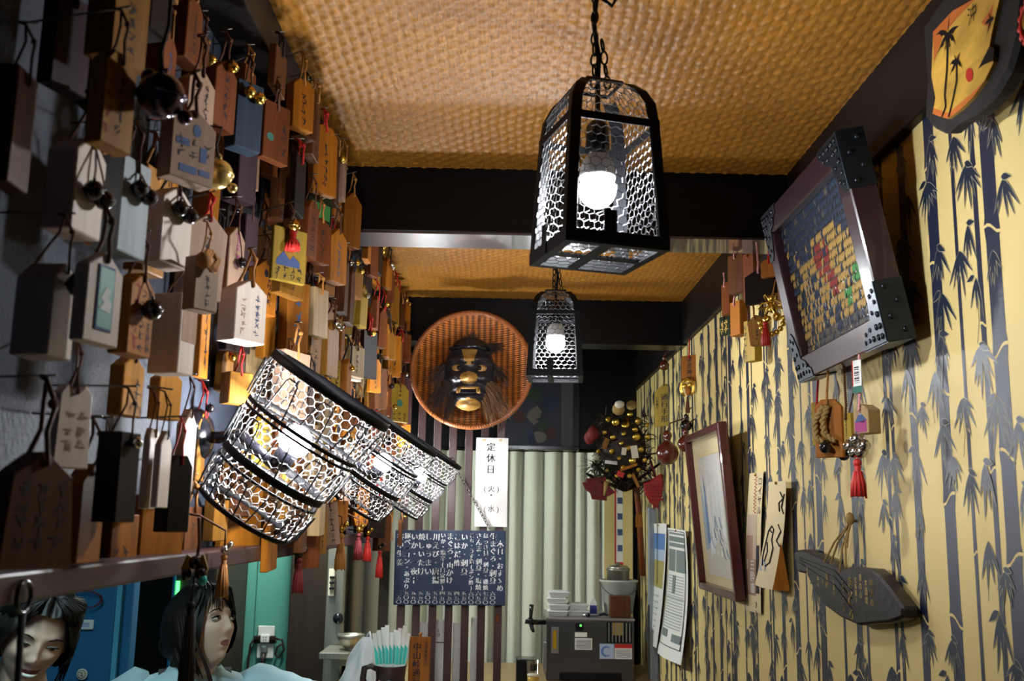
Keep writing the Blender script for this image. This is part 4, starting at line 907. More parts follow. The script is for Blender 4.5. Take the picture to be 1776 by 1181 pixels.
q.flat([(a+(b-a)*.12,c_+(d-c_)*.25),(a+(b-a)*.24,c_+(d-c_)*.28),(a+(b-a)*.22,c_+(d-c_)*.7),(a+(b-a)*.16,c_+(d-c_)*.86)], -.0084)
for k in range(9): x = a+(b-a)*rg.uniform(.3,.85); z = c_+(d-c_)*rg.uniform(.22,.5); q.tube([(x,-.0092,z),(x+.012,-.0092,z-.025),(x+.03,-.0092,z-.032)], .0012, 3)
q.build('blue_rock', MAT['fall_blue'], pic)
q = MB(); q.flat([(a,c_+(d-c_)*.2),(a+(b-a)*.3,c_+(d-c_)*.24),(a+(b-a)*.14,c_+(d-c_)*.55),(a,c_+(d-c_)*.8)], -.0081); q.build('grey_cliff', MAT['fall_grey'], pic)
MB().flat(rect(fw2-.002,fw2-.002,W2-fw2+.002,H2-fw2+.002), -.016).build('glass_pane', MAT['pane'], o)
# --- long paper strip and curled card
def sheet(name, label, corners, X, m, curl=0, cat='paper', kids=(), sag=.0, t=.0006):
    """paper hung on the wall: corners TL,TR,BR,BL in the photo on x=X; curl bends the lower end out"""
    TL, TR, BR, BL2 = [atX(a, b, X) for a, b in corners]
    o = thing(name, label, cat, (TL+TR)/2)
    def P(u, v, e=0):
        p = TL.lerp(TR, u).lerp(BL2.lerp(BR, u), v)
        n = curl*(v**2)+sag*sin(v*pi)+.006*(u-.5)**2*0
        return p+V((-n-e+.012*(2*u-1)**2*v*(1 if curl else 0), 0, 0))-o.location
    q = MB(); q.grid(lambda u, v: P(u, v), 6, 14); q.grid(lambda u, v: P(1-u, v, -t), 6, 14); q.build('sheet', MAT[m], o)
    i = 0
    for (nm, mm_, polys) in kids:
        q = MB()
        for poly in polys:
            i += 1
            if len(poly) == 4 and isinstance(poly[0], (int, float)):
                u0, v0, u1, v1 = poly; q.grid(lambda u, v: P(u0+(u1-u0)*u, v0+(v1-v0)*v, .0006+.00005*i), 3, 5)
            else: q.add([P(u, v, .0006+.00005*i) for u, v in poly], [tuple(range(len(poly)))])
        q.build(nm, MAT[mm_], o)
    pn = MB(); pn.ball(tuple(P(.5,.015,.002)), .004, 8); pn.build('pin', MAT['brass'], o)
    return o, P
def on_sheet(o, P, text, u, v, size, m, Hs, Ws, name='lettering', bold=.02, e=.0012):
    q = MB()
    for i, ch in enumerate(text):
        if ch == ' ': continue
        vs_, fs_, wd = glyph(ch); q.add([P(u+(x+bold*0)*size/Ws, v+(i+.5)*size*1.03/Hs-y*size/Hs, e) for x, y in vs_], fs_)
    q.build(name, MAT[m], o)
mat('photo_brown', (.36,.22,.14), rough=.5); mat('photo_tan', (.55,.42,.3), rough=.5)
o, P = sheet('paper_strip', 'long narrow printed paper strip with a brown photo, pinned beside the waterfall print', [(1300,821),(1324,818),(1320,1065),(1293,1058)], .663, 'cream_paper', 0, sag=.004,
    kids=[('picture', 'photo_tan', [(0.05,.30,.72,.86)]), ('photo_shade', 'photo_brown', [(0.05,.45,.5,.62),(.06,.70,.72,.88),(.2,.62,.72,.7)]), ('dark_block', 'ink', [(.74,.52,.92,.86)])])
on_sheet(o, P, 'ロイヤル', .84, .03, .020, 'ink', .30, .075); on_sheet(o, P, '三酔譜', .50, .62, .024, 'white_paper', .30, .075); on_sheet(o, P, '33', .72, .91, .018, 'ink', .30, .075)
q = [(.45+.10*(i % 2), .02+.0125*i, .50+.10*(i % 2)+.04, .028+.0125*i) for i in range(22)]
for u0, v0, u1, v1 in q: pass
qq = MB()
for u0, v0, u1, v1 in q: qq.add([P(u0,v0,.0015),P(u1,v0,.0015),P(u1,v1,.0015),P(u0,v1,.0015)], [(0,1,2,3)])
qq.build('small_print', MAT['inkred'], o)
o, P = sheet('curled_card', 'curled cream card with a brush drawing of a figure, lower end bending off the wall', [(1333,836),(1363,834),(1356,1024),(1322,1012)], .648, 'cream_paper', .03)
def brush(pts, r=.0016):
    out = [P(u, v, .0015)+V((0,0,0)) for u, v in pts]; return out
q = MB()
for pts in ([(.5,.42),(.35,.47),(.30,.58),(.28,.72),(.40,.80)], [(.5,.42),(.62,.45),(.60,.55),(.72,.62),(.70,.76),(.55,.80)], [(.42,.46),(.55,.48)], [(.38,.58),(.5,.66),(.45,.76)], [(.78,.40),(.92,.46),(.80,.55),(.95,.6)], [(.74,.10),(.90,.16),(.72,.20),(.78,.28)], [(.95,.12),(.85,.24),(.96,.3)]): q.tube(brush(pts), .0016, 4)
q.build('brush_drawing', MAT['ink'], o)
q = MB(); q.add([P(.2,.74,.001),P(.5,.76,.001),P(.6,.84,.001),P(.25,.86,.001)], [(0,1,2,3)]); q.build('grey_wash', MAT['fall_grey'], o)
q = MB(); q.grid(lambda u, v: P(1.0+.10*u*v+0*u, .55+.45*v, .004-.03*u*v), 3, 6); q.build('curled_edge', MAT['amber'], o)
# --- two calendars
mat('sky_print', (.10,.22,.55), rough=.5); mat('field_print', (.42,.36,.12), rough=.6); mat('cloud_print', (.45,.55,.75), rough=.5); mat('greyprint', (.18,.22,.22), rough=.6); mat('greylight', (.45,.48,.48), rough=.6)
rg = random.Random(2)
o, P = sheet('wall_calendar', 'white calendar page with blue sky and golden field photo, curling at the bottom', [(1131,908),(1156,908),(1142,1124),(1120,1104)], .655, 'white_paper', .02, sag=-.004,
    kids=[('sky_photo', 'sky_print', [(.06,.08,.94,.28)]), ('cloud', 'cloud_print', [(.06,.21,.94,.30)]), ('field_photo', 'field_print', [(.06,.30,.94,.52)]), ('date_print', 'greylight', [(.1+.13*i,.58+.05*j,.16+.13*i,.592+.05*j) for i in range(6) for j in range(7)])])
o, P = sheet('wall_poster', 'white notice sheet full of small grey print with dark header, nearer than the calendar page', [(1158,915),(1189,920),(1190,1154),(1148,1132)], .648, 'white_paper', .03, sag=-.008,
    kids=[('header', 'greyprint', [(.1,.03,.92,.045),(.1,.06,.92,.10),(.1,.11,.92,.14),(.1,.16,.46,.33),(.50,.16,.92,.33)]), ('small_print', 'greylight', [(.12+.0*i, .36+.022*i, .86, .37+.022*i) for i in range(19)]), ('table', 'greyprint', [(.36,.36,.5,.5),(.1,.53,.9,.535),(.1,.65,.9,.655),(.1,.78,.4,.84),(.6,.80,.9,.86)]), ('border', 'ink', [(.06,.02,.08,.90),(.92,.02,.94,.90),(.06,.90,.94,.906),(.06,.015,.94,.02)])])
# --- dark plank sign with gold writing
c, poly = px_poly([(1376.6,955),(1393,952.6),(1424,967),(1459,990),(1472,983),(1510,986),(1523,997),(1549,1030),(1565,1053),(1564,1071),(1543,1079),(1487,1084),(1454,1069),(1426,1048),(1411,1023),(1398,995),(1383,992),(1378,969)], .635)
mat('plank', (.013,.008,.012), rough=.42, grain=.6, gs=(8,60,90), bump=.6, bs=50)
o = thing('plank_sign', 'dark irregular driftwood sign with gold brush writing, hung on straw rope', 'sign', c, NEG)
MB().prism(poly[::-1], 0, .028, bev=.004).build('board', MAT['plank'], o)
def ps(px, py): P_ = atX(px, py, .635); return -(P_.y-c.y), P_.z-c.z
q = MB()
for (txt, px, py, sz, b_) in (('山男の', 1511, 1001, .016, .02), ('木酒成', 1502, 1003, .014, 0), ('男の心', 1492, 994, .014, 0), ('きどろ', 1474, 997, .026, .03), ('玄関歌る', 1484, 1000, .011, 0), ('まごころ', 1462, 1006, .014, .02), ('無理', 1434, 990, .017, .02), ('しるす', 1446, 1003, .011, 0), ('中や', 1419, 998, .012, 0), ('の', 1427, 1003, .011, 0), ('羽根', 1400, 982, .010, 0)):
    x, z = ps(px, py); write(q, txt, x, z, sz, 1.05, -.0008, bold=b_, jit=.12)
q.build('lettering', MAT['inkgold'], o)
q = MB()
for z in (.35, -.2, .1): q.tube([(poly[0][0]*.85,-.0005,poly[0][1]*.6+z*.02),(-.02,-.0008,.004+z*.05),(.07,-.0005,-.03+z*.06)], .0008, 4)
q.build('crack', MAT['black'], o)
q = MB(); tx, tz = ps(1454, 903)
for (px, py) in ((1432, 975), (1443, 978), (1459, 992), (1470, 985)):
    x, z = ps(px, py); rope(q, [(tx, .025, tz), ((x+tx)/2, .005, (z+tz)/2), (x, -.003, z)], .0013, .0012, .008)
for k in range(6): q.tube([(tx,.022,tz),(tx+random.uniform(-.012,.012),.012,tz-random.uniform(.01,.05))], .0012, 4)
q.ball((tx,.022,tz+.004), .009, 8, sc=(1,1,1.4)); q.tube([(tx,.02,tz),(tx,.034,tz)], .003, 5); q.build('straw_rope', MAT['straw'], o)
# --- sunset plaque with palm trees, bark edge
mat('sun_wood', (.78,.46,.07), rough=.32, grain=.30, gs=(14,14,40), coat=.3); mat('sun_orange', (.62,.16,.03), rough=.4); mat('bark', (.012,.009,.009), rough=.8, bump=1, bs=60)
outer = [(1597,48),(1650,-32),(1700,-60),(1775,-60),(1764,60),(1748,120),(1722,165),(1690,196),(1655,214),(1634,233),(1612,222),(1600,206),(1604,140)]
inner = [(1622,56),(1655,20),(1690,0),(1700,-40),(1745,-42),(1737,0),(1726,48),(1720,80),(1727,108),(1712,140),(1692,168),(1670,190),(1648,206),(1634,202),(1621,197),(1626,170),(1619,132)]
c, po = px_poly(outer, .60)
o = thing('palm_plaque', 'varnished wood slice painted with black palm trees at sunset, rough dark bark edge', 'plaque', c, NEG)
bm = bmesh.new(); vs_ = [bm.verts.new((x, .0, z)) for x, z in po[::-1]]; bm.faces.new(vs_)
MB().prism(po[::-1], .002, .03, bev=.006).build('bark_edge', MAT['bark'], o); bm.free()
pi_ = lambda pts: [(-(atX(a, b, .60).y-c.y), atX(a, b, .60).z-c.z) for a, b in pts]
MB().prism(pi_(inner)[::-1], -.003, .004).build('board', MAT['sun_wood'], o)
q = MB()
for pl in ([(1622,56),(1655,20),(1690,0),(1700,-40),(1715,-41),(1700,-5),(1665,30),(1640,60),(1630,90),(1624,108)], [(1621,197),(1624,188),(1650,196),(1680,170),(1700,152),(1712,140),(1692,168),(1670,190),(1648,206),(1634,202)], [(1720,20),(1728,5),(1722,48),(1706,40)]): q.flat(pi_(pl)[::-1], -.0034)
q.build('orange_wash', MAT['sun_orange'], o)
q = MB(); q.flat(pi_(circ(1686, 130, 6.5, 12, 1, 1.9)), -.0037); q.build('setting_sun', MAT['red'], o)
def stem(pts, wd):
    A_ = pi_([(a-wd, b) for a, b in pts]); B_ = pi_([(a+wd, b) for a, b in pts]); q.flat((A_+B_[::-1])[::-1], -.0040)
def frond(cx, cy, ex, ey, dr, wd):
    n = 6; up, dn = [], []
    for i in range(n+1):
        t = i/n; x = cx+(ex-cx)*t; y = cy+(ey-cy)*t+dr*t*t-dr*.5*t; w_ = wd*sin(pi*min(1, t+.12))*.9+.6; up.append((x, y-w_*.5)); dn.append((x+(-1 if ex < cx else 1)*0, y+w_*(1.0 if i % 2 else .55)))
    q.flat(pi_(up+dn[::-1]), -.0041-.00002*len(q.f))
q = MB(); stem([(1648,62),(1648,85),(1647,120),(1643,165),(1645,185),(1638,203)], 1.3)
for (ex, ey, dr) in ((1628,52,18),(1631,88,10),(1642,95,8),(1655,88,14),(1663,68,22),(1668,42,6),(1652,26,-6)): frond(1648, 60, ex, ey, dr, 8)
q.build('palm_tree', MAT['black'], o); q = MB(); stem([(1664,108),(1664,140),(1658,170),(1650,203)], 1.2)
for (ex, ey, dr) in ((1652,108,10),(1652,128,8),(1662,142,6),(1675,114,12),(1670,92,-4),(1660,94,0)): frond(1664, 106, ex, ey, dr, 6)
q.build('palm_tree', MAT['black'], o); q = MB()
for (ex, ey, dr) in ((1713,40,6),(1720,22,0),(1716,62,8),(1729,30,4)): frond(1724, 34, ex, ey, dr, 6)
q.build('palm_crown', MAT['black'], o)
q = MB(); q.flat(pi_([(1702,120),(1722,80),(1730,84),(1728,106),(1712,112)])[::-1], -.0043); write(q, '沖', *pi_([(1690,8)])[0], .026, 1, -.0044); strokes(q, *pi_([(1688,52)])[0], *pi_([(1698,40)])[0], 2, random.Random(1), -.0044); q.build('brush_marks', MAT['black'], o)
# --- red lobed ornament at the frame's edge
c = atX(1787, 34, .60); o = thing('red_ornament', 'scalloped red ring ornament with golden centre beside the palm plaque', 'ornament', c, NEG)
s = 1/ppm(c); q = MB(); rr = 36*s
for k in range(14): a = 2*pi*k/14; q.ball((rr*cos(a), 0, rr*1.1*sin(a)), 6.5*s, 8, sc=(1,.6,1))
q.tube([(rr*.86*cos(2*pi*k/24), 0, rr*.95*sin(2*pi*k/24)) for k in range(24)], 4*s, 6, closed=True); q.build('scalloped_ring', MAT['red'], o)
q = MB(); q.lathe([(.001,-.004),(rr*.6,-.004),(rr*.5,.004),(.001,.007)], 16, T=M4.Rotation(pi/2, 4, 'X')); q.build('golden_centre', MAT['gold'], o)
q = MB(); q.prism(circ(0, 0, rr*.86, 20), .003, .02); q.build('dark_disc', MAT['bark'], o); q = MB(); q.tube([(0,.02,rr*.4),(0,XR-.03-c.x,rr*.5)], .003, 5); q.build('nail', MAT['nail'], o)
# ================================================================== FAR END
# --- curtain
o = thing('curtain', 'pale greenish white pleated curtain closing the far end of the room', 'curtain', (0, 5.0, 0))
x0, x1, zt, zb = atY(590, 800, 5.0).x, atY(1048, 800, 5.0).x, atY(900, 783, 5.0).z, CZ-.70
rg = random.Random(6); ph_ = [rg.uniform(.8, 1.25) for _ in range(40)]
def cur(u, v):
    t = u*17+.25*sin(u*21); i = int(t); f = t-i; k = ph_[i % 40]
    return (x0+(x1-x0)*u, .060*k*(1-abs(sin(pi*t))**.55)-.02+.008*sin(t*1.7+v*2), zt+(zb-zt)*v)
MB().grid(lambda u, v: (cur(u, v)[0], cur(u, v)[1], cur(u, v)[2]), 360, 8).build('cloth', MAT['curtain'], o)
MB().tube([(x0-.05,0,zt+.008),(x1+.02,0,zt+.008)], .008, 8).build('rail', MAT['black'], o)
# --- door posts and hangings beside the curtain
bx('trim_12', .5, .56, 4.98, 5.06, .9, CZ+.20, 'wallpaper'); bx('trim_13', .585, .63, 4.92, 5.06, .9, CZ+.20, 'wallpaper'); bx('trim_14', .56, .585, 4.95, 5.06, .9, CZ+.20, 'darkpanel')
c = atY(1073, 912, 4.93); o = thing('banner_strip', 'narrow white and red banner strip with dark blocks hanging beside the curtain', 'banner', c)
q = MB(); q.box((0,0,0), (.040,.003,.46)); q.build('cloth', MAT['white_paper'], o)
q = MB(); q.flat(rect(-.020,-.23,.020,-.17), -.002); q.flat(rect(-.020,-.17,-.012,.23), -.002); q.build('red_band', MAT['red'], o)
q = MB(); 
for k in range(5): q.flat(rect(-.006,-.12+.075*k,.018,-.09+.075*k), -.002)
q.build('dark_blocks', MAT['inkblue'], o)
bx('trim_15', .635, .668, 4.4, 4.46, .9, CZ+.06, 'bluewhite')
# --- slat screen
SY = 3.70
o = thing('slat_screen', 'screen of upright dark purplish slats under the far beam, carrying the chalkboard', 'screen', (-.2, SY, CZ-.66))
def slat(px, w_, zt_, zb_=-.655, m_='slatwood', nm='slat'):
    x = atY(px, 1100, SY).x; return MB().box((x+.2, 0, (zt_+zb_)/2+.66), (w_, .016, zt_-zb_), b=.0015).build(nm, MAT[m_], o)
for px in (694, 720.5, 749, 777, 805.5, 834, 863): slat(px, .0275, .64 if px > 700 else .60)
MB().box((atY(667, 1000, SY).x+.2, 0, .66-.36), (.034, .03, .59), b=.002).build('post', MAT['darkpanel'], o)
MB().box((.02, .012, .66-.645), (.40, .02, .03)).build('rail', MAT['slatwood'], o)
for sx in (-.165,):
    q = MB(); q.box((atY(863, 1075, SY).x+.2, -.010, atY(863, 1072, SY).z-CZ+.66), (.012,.006,.028), b=.002); q.build('hook_block', MAT['redbrown'], o)
# papers pinned behind the slats
c = atY(780, 1115, 3.76); t_ = thing('pinned_papers', 'row of white menu papers pinned behind the lower slats', 'paper', c)
for k, (a, b, z0_, z1_) in enumerate(((-.115,-.075,-.15,.07),(-.06,-.005,-.15,.08),(.01,.06,-.15,.07),(.075,.115,-.13,.09))):
    MB().box(((a+b)/2, .001*k, (z0_+z1_)/2), (b-a, .001, z1_-z0_)).build('sheet', MAT['white_paper'], t_)
q = MB(); strokes(q, -.05, .02, -.03, .05, 2, random.Random(5), -.003); q.flat(rect(-.055,.0,-.02,.003), -.003); q.build('lettering', MAT['ink'], t_)
q = MB(); q.flat(rect(.098,.02,.112,.07), -.002); q.build('yellow_mark', MAT['yellow'], t_)
# --- chalkboard
bl, br, tl = atY(682, 1049, 3.665), atY(876, 1050, 3.665), atY(687, 919, 3.665)
Wb, Hb = br.x-bl.x, tl.z-bl.z
o = thing('chalkboard', 'blue-black chalkboard menu covered in white handwriting, hung by a chain on the slats', 'chalkboard', (bl.x, 3.665, bl.z)); 
o.rotation_euler = (0, -R(.5), 0)
MB().box((Wb/2, .006, Hb/2), (Wb, .012, Hb), b=.002).build('board', MAT['board'], o)
cols = [('本日・おすゝめ', '', .13), ('生まぐろ・刺身', '六〇〇', .03), ('ほっき貝・刺身・磯焼', '七五〇', .03), ('さんま・刺身・塩焼', '六五〇', .03), ('こち・うす造(ポン酢)', '六〇〇', .03), ('いか・刺身', '五五〇', .03), ('こはだ酢', '四五〇', .03), ('まぐろ・山かけ', '五五〇', .03), ('いか・塩辛(自家製)', '四五〇', .03), ('川えび・唐揚', '五五〇', .03), ('しゅうまい', '五〇〇', .03), ('焼しいたけ', '五五〇', .03), ('いか・一夜干', '五五〇', .03), ('豚ベーコン・あぶり', '五〇〇', .03), ('谷中生姜', '三五〇', .03)]
q = MB()
for i, (txt, price, dz) in enumerate(cols):
    x = Wb*(.952-i*.0645); n = len(txt); room = .80-dz if price else .86
    sz = min(.098, room/n/1.0)*Hb
    write(q, txt, x, Hb*(1-dz), sz, 1.0 if n > 6 else 1.18, -.0008, jit=.07, bold=.028, sx=.98)
    if price: write(q, price, x, Hb*.19, .060*Hb, .98, -.0008, jit=.05, bold=.03, sx=1.3)
q.build('lettering', MAT['chalk'], o)
q = MB(); a = atY(783, 796, 3.675); b = atY(850, 917, 3.66); chain(q, a-o.location, b-o.location, L=.018, r=.0015, wd=.009); q.build('chain', MAT['nail'], o)
# --- closed-days sign
a, b = atY(826, 758, 3.655), atY(879, 914, 3.655); Ws, Hs = b.x-a.x, a.z-b.z
o = thing('paper_sign', 'tall white paper sign with black handwritten closing days, taped to the slats', 'sign', ((a.x+b.x)/2, 3.675, b.z))
MB().box((0, .006, Hs/2), (Ws, .002, Hs)).build('sheet', MAT['white_paper'], o)
q = MB(); write(q, '定休日', -.004, Hs*.96, .033, 1.22, .0044, jit=.05, bold=.02); write(q, '(火)', -.035, Hs*.425, .026, .9, .0044, vert=False); write(q, '・', 0, Hs*.40, .03, 1, .0044); write(q, '(水)', -.034, Hs*.20, .026, .9, .0044, vert=False); q.build('lettering', MAT['ink'], o)
q = MB()
for x in (-.03, .03): q.box((x, .004, Hs-.008), (.012,.001,.008))
q.build('tape', MAT['cream_paper'], o)
# --- wicker basket with the mask
c = atY(818, 640, 3.50); Rb = .208
o = thing('wicker_basket', 'round shallow orange wicker basket tray hung high on the far beam', 'basket', c, rot=(R(-7), 0, 0))
def bowl(u, v):
    r = Rb*.985*v; a = 2*pi*u; x, z = r*cos(a), r*sin(a)
    d = .075*(1-v**3)
    rib = .0045*abs(cos(x*pi/.021)); 
    return (x, d+rib, z)
MB().grid(bowl, 160, 44).build('woven_bowl', None or MAT['wicker'], o)
nt = MAT['wicker'].node_tree;  pn = nt.nodes['Principled BSDF']
tc = nt.nodes.new('ShaderNodeTexCoord'); wv = nt.nodes.new('ShaderNodeTexWave'); wv.wave_type = 'BANDS'; wv.bands_direction = 'Z'; wv.inputs['Scale'].default_value = 44; wv.inputs['Distortion'].default_value = .4
bp = nt.nodes.new('ShaderNodeBump'); bp.inputs['Strength'].default_value = .9; bp.inputs['Distance'].default_value = .003
w2 = nt.nodes.new('ShaderNodeTexWave'); w2.bands_direction = 'X'; w2.inputs['Scale'].default_value = 15; w2.inputs['Distortion'].default_value = .3; mxc = nt.nodes.new('ShaderNodeMixRGB'); mxc.blend_type = 'MULTIPLY'; mxc.inputs[0].default_value = .75; src_ = pn.inputs['Base Color'].links[0].from_socket; nt.links.new(tc.outputs['Object'], w2.inputs['Vector']); nt.links.new(src_, mxc.inputs[1]); nt.links.new(w2.outputs['Color'], mxc.inputs[2]); nt.links.new(mxc.outputs[0], pn.inputs['Base Color'])
nt.links.new(tc.outputs['Object'], wv.inputs['Vector']); nt.links.new(wv.outputs['Fac'], bp.inputs['Height']); nt.links.new(bp.outputs[0], pn.inputs['Normal'])
q = MB(); q.tube([(Rb*cos(2*pi*k/64), 0, Rb*sin(2*pi*k/64)) for k in range(64)], .0085, 10, closed=True)
q.build('rim', MAT['rimwood'], o)
q = MB(); n = 150
for s in range(1):
    for k in range(n):
        a = 2*pi*k/n; pts = []
        for j in range(5):
            aa = a+.03*j/4*1.6; b_ = 2*pi*j/4*.5-pi*.9; rr = .0093
            pts.append(((Rb+rr*cos(b_))*cos(aa), -rr*abs(sin(b_)) if False else rr*sin(b_), (Rb+rr*cos(b_))*sin(aa)))
        q.tube(pts, .0012, 3, cap=False)
q.build('rim_binding', MAT['rimwood'], o, kind='stuff')
q = MB(); q.tube([(0,.06,Rb*.6),(0,.10,Rb*.75),(0,.14,Rb*.8)], .003, 5); q.build('hanging_cord', MAT['cord_dark'], o)
# demon mask
mc = atY(814, 652, 3.44); k_ = 3.44/F
o = thing('demon_mask', 'dark carved demon mask with gold nose and long hair inside the wicker basket', 'mask', mc)
def g(x, z, cx, cz, sx, sz): return math.exp(-((x-cx)/sx)**2-((z-cz)/sz)**2)
MW, MH = .088, .122
def face(u, v):
    x = (2*u-1); z = (2*v-1); wdt = sqrt(max(0, 1-abs(z)**2.6))*(.86+.14*(z > -.2)); X_ = x*MW*wdt; Z_ = z*MH
    d = .060*sqrt(max(0, 1-x*x))*(1-.25*z*z)*max(.0, wdt)
    fx, fz = X_/MW, z
    d += .030*g(fx, fz, 0, -.12, .30, .15)-.012*g(fx, fz, .42, .17, .22, .14)-.012*g(fx, fz, -.42, .17, .22, .14)
    d += .020*g(fx, fz, .35, .40, .34, .10)+.020*g(fx, fz, -.35, .40, .34, .10)+.016*g(fx, fz, .62, -.12, .2, .16)+.016*g(fx, fz, -.62, -.12, .2, .16)
    d += .016*g(fx, fz, 0, -.38, .55, .07)-.020*g(fx, fz, 0, -.50, .42, .06)+.016*g(fx, fz, 0, -.64, .5, .08)+.020*g(fx, fz, 0, -.86, .4, .14)
    return (X_, -d, Z_)
hd = MB().grid(face, 56, 64).build('face', [MAT['maskdark'], MAT['maskgold']], o)
for p in hd.data.polygons:
    cx_ = sum(hd.data.vertices[i].co.x for i in p.vertices)/len(p.vertices)/MW; cz_ = sum(hd.data.vertices[i].co.z for i in p.vertices)/len(p.vertices)/MH
    if (cx_/.34)**2+((cz_+.12)/.17)**2 < 1 or (cx_/.48)**2+((cz_+.84)/.17)**2 < 1: p.material_index = 1
    if .26 < cz_ < .86 and abs(cx_) < .20+.35*max(0, cz_-.40)-.10*max(0, .4-cz_): p.material_index = 1
for s in (-1, 1):
    q = MB(); q.ball((s*.037, -.041, .020), .019, 14, sc=(1.2,.5,.8)); e = q.build('eye', MAT['maskgold'], o)
    q = MB(); q.ball((s*.034, -.0495, .021), .0085, 10, sc=(1,.5,1)); q.build('pupil', MAT['black'], e)
    q = MB(); q.tube([(s*.008,-.062,.036),(s*.03,-.060,.050),(s*.058,-.046,.052),(s*.070,-.03,.045)], [.005,.009,.008,.003], 8); q.build('brow', MAT['maskdark'], o)
q = MB(); q.tube([(-.066,-.030,.088),(-.03,-.060,.094),(.03,-.060,.094),(.066,-.030,.088)], [.008,.011,.011,.008], 8); q.build('headband', MAT['blackgloss'], o)
q = MB(); q.tube([(-.036,-.050,-.047),(-.018,-.060,-.048),(.018,-.060,-.048),(.036,-.050,-.047)], .0045, 6)
for s in (-1, 1): q.lathe([(.0042,-.004),(.004,.004),(.0006,.014)], 8, T=M4.Translation((s*.037,-.054,-.062))); q.lathe([(.0006,-.012),(.004,-.003),(.0042,.004)], 8, T=M4.Translation((s*.030,-.056,-.054)))
q.build('teeth', MAT['maskgold'], o)
rg = random.Random(8)
def tuft(name, root, dirs, n, L, m_, spread=.25, r=.0012):
    q = MB()
    for k in range(n):
        a = V(root)+V((rg.uniform(-1,1)*.012, rg.uniform(-.5,.5)*.012, rg.uniform(-1,1)*.016)); d = V(dirs)+V((rg.uniform(-1,1), rg.uniform(-.6,.6), rg.uniform(-1,1)))*spread; d.normalize()
        l = L*rg.uniform(.6, 1.1); b = a+d*l*.5; c2 = a+d*l+V((0,0,-l*.28)); q.tube([a, b, c2], [r*1.3, r, r*.3], 3, cap=False)
    q.build(name, MAT[m_], o)
for s in (-1, 1):
    tuft('whiskers', (s*.058,-.03,-.030), (s*.8,-.1,-.75), 90, .105, 'maskhair' if s < 0 else 'maskhairlit', .32)  # whiskers on one side have the light put into their colour
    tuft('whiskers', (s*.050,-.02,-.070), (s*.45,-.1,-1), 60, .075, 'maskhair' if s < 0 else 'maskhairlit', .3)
    tuft('side_hair', (s*.075,-.01,.03), (s*.7,0,-.55), 70, .075, 'maskhair', .4)
tuft('hair_plume', (.045,-.02,.075), (.75,-.1,.55), 90, .085, 'maskhair', .22)
tuft('crown_hair', (0,-.02,.115), (0,-.1,1), 60, .04, 'maskhair', .7)
q = MB(); q.ball((0,.004,.098), .062, 16, sc=(1,.55,.62)); q.build('dark_cap', MAT['maskhair'], o)
q = MB(); q.tube([(0,.02,.10),(0,.10,.14)], .003, 5); q.tube([(0,.0,0),(0,.085,0)], .004, 5); q.build('hanging_cord', MAT['cord_dark'], o)
# --- framed kite print behind (generic folk warrior face)
a, b = atY(870, 650, 4.90), atY(972, 774, 4.90); Wk, Hk = b.x-a.x, a.z-b.z
o = thing('framed_print', 'dim framed folk print of a fierce pale face with coloured swirls, above the curtain', 'picture', (a.x, 4.90, b.z))
for poly in (rect(-.06,-.02,Wk+.09,.0), rect(Wk+.06,0,Wk+.09,Hk), rect(-.06,0,-.03,Hk), rect(-.06,Hk,Wk+.09,Hk+.02)): MB().prism(poly, -.02, .03, bev=.002).build('frame_bar', MAT['blackgloss'], o)
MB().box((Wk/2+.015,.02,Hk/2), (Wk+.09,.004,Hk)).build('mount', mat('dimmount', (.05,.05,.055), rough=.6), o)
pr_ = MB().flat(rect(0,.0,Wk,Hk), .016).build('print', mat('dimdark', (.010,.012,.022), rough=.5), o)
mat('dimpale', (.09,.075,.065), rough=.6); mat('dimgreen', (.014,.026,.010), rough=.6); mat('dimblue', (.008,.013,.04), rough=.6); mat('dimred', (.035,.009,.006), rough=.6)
kx = lambda px: (atY(px, 700, 4.90).x-a.x); kz = lambda py: (atY(900, py, 4.90).z-b.z)
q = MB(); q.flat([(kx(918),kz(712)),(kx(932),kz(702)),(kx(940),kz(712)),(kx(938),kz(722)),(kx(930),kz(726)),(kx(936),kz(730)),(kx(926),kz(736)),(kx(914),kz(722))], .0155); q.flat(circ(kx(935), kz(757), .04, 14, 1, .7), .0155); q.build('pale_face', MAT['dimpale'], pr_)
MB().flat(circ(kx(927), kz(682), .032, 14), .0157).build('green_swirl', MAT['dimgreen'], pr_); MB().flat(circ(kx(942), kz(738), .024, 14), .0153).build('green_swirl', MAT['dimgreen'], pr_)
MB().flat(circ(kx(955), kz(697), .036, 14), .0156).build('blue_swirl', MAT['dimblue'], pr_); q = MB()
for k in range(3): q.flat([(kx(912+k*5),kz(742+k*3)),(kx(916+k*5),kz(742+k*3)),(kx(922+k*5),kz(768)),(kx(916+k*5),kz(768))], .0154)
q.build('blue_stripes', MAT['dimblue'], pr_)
MB().flat(circ(kx(957), kz(750), .03, 12), .0156).build('red_swirl', MAT['dimred'], pr_); MB().flat(circ(kx(902), kz(722), .03, 12), .0156).build('red_swirl', MAT['dimred'], pr_)
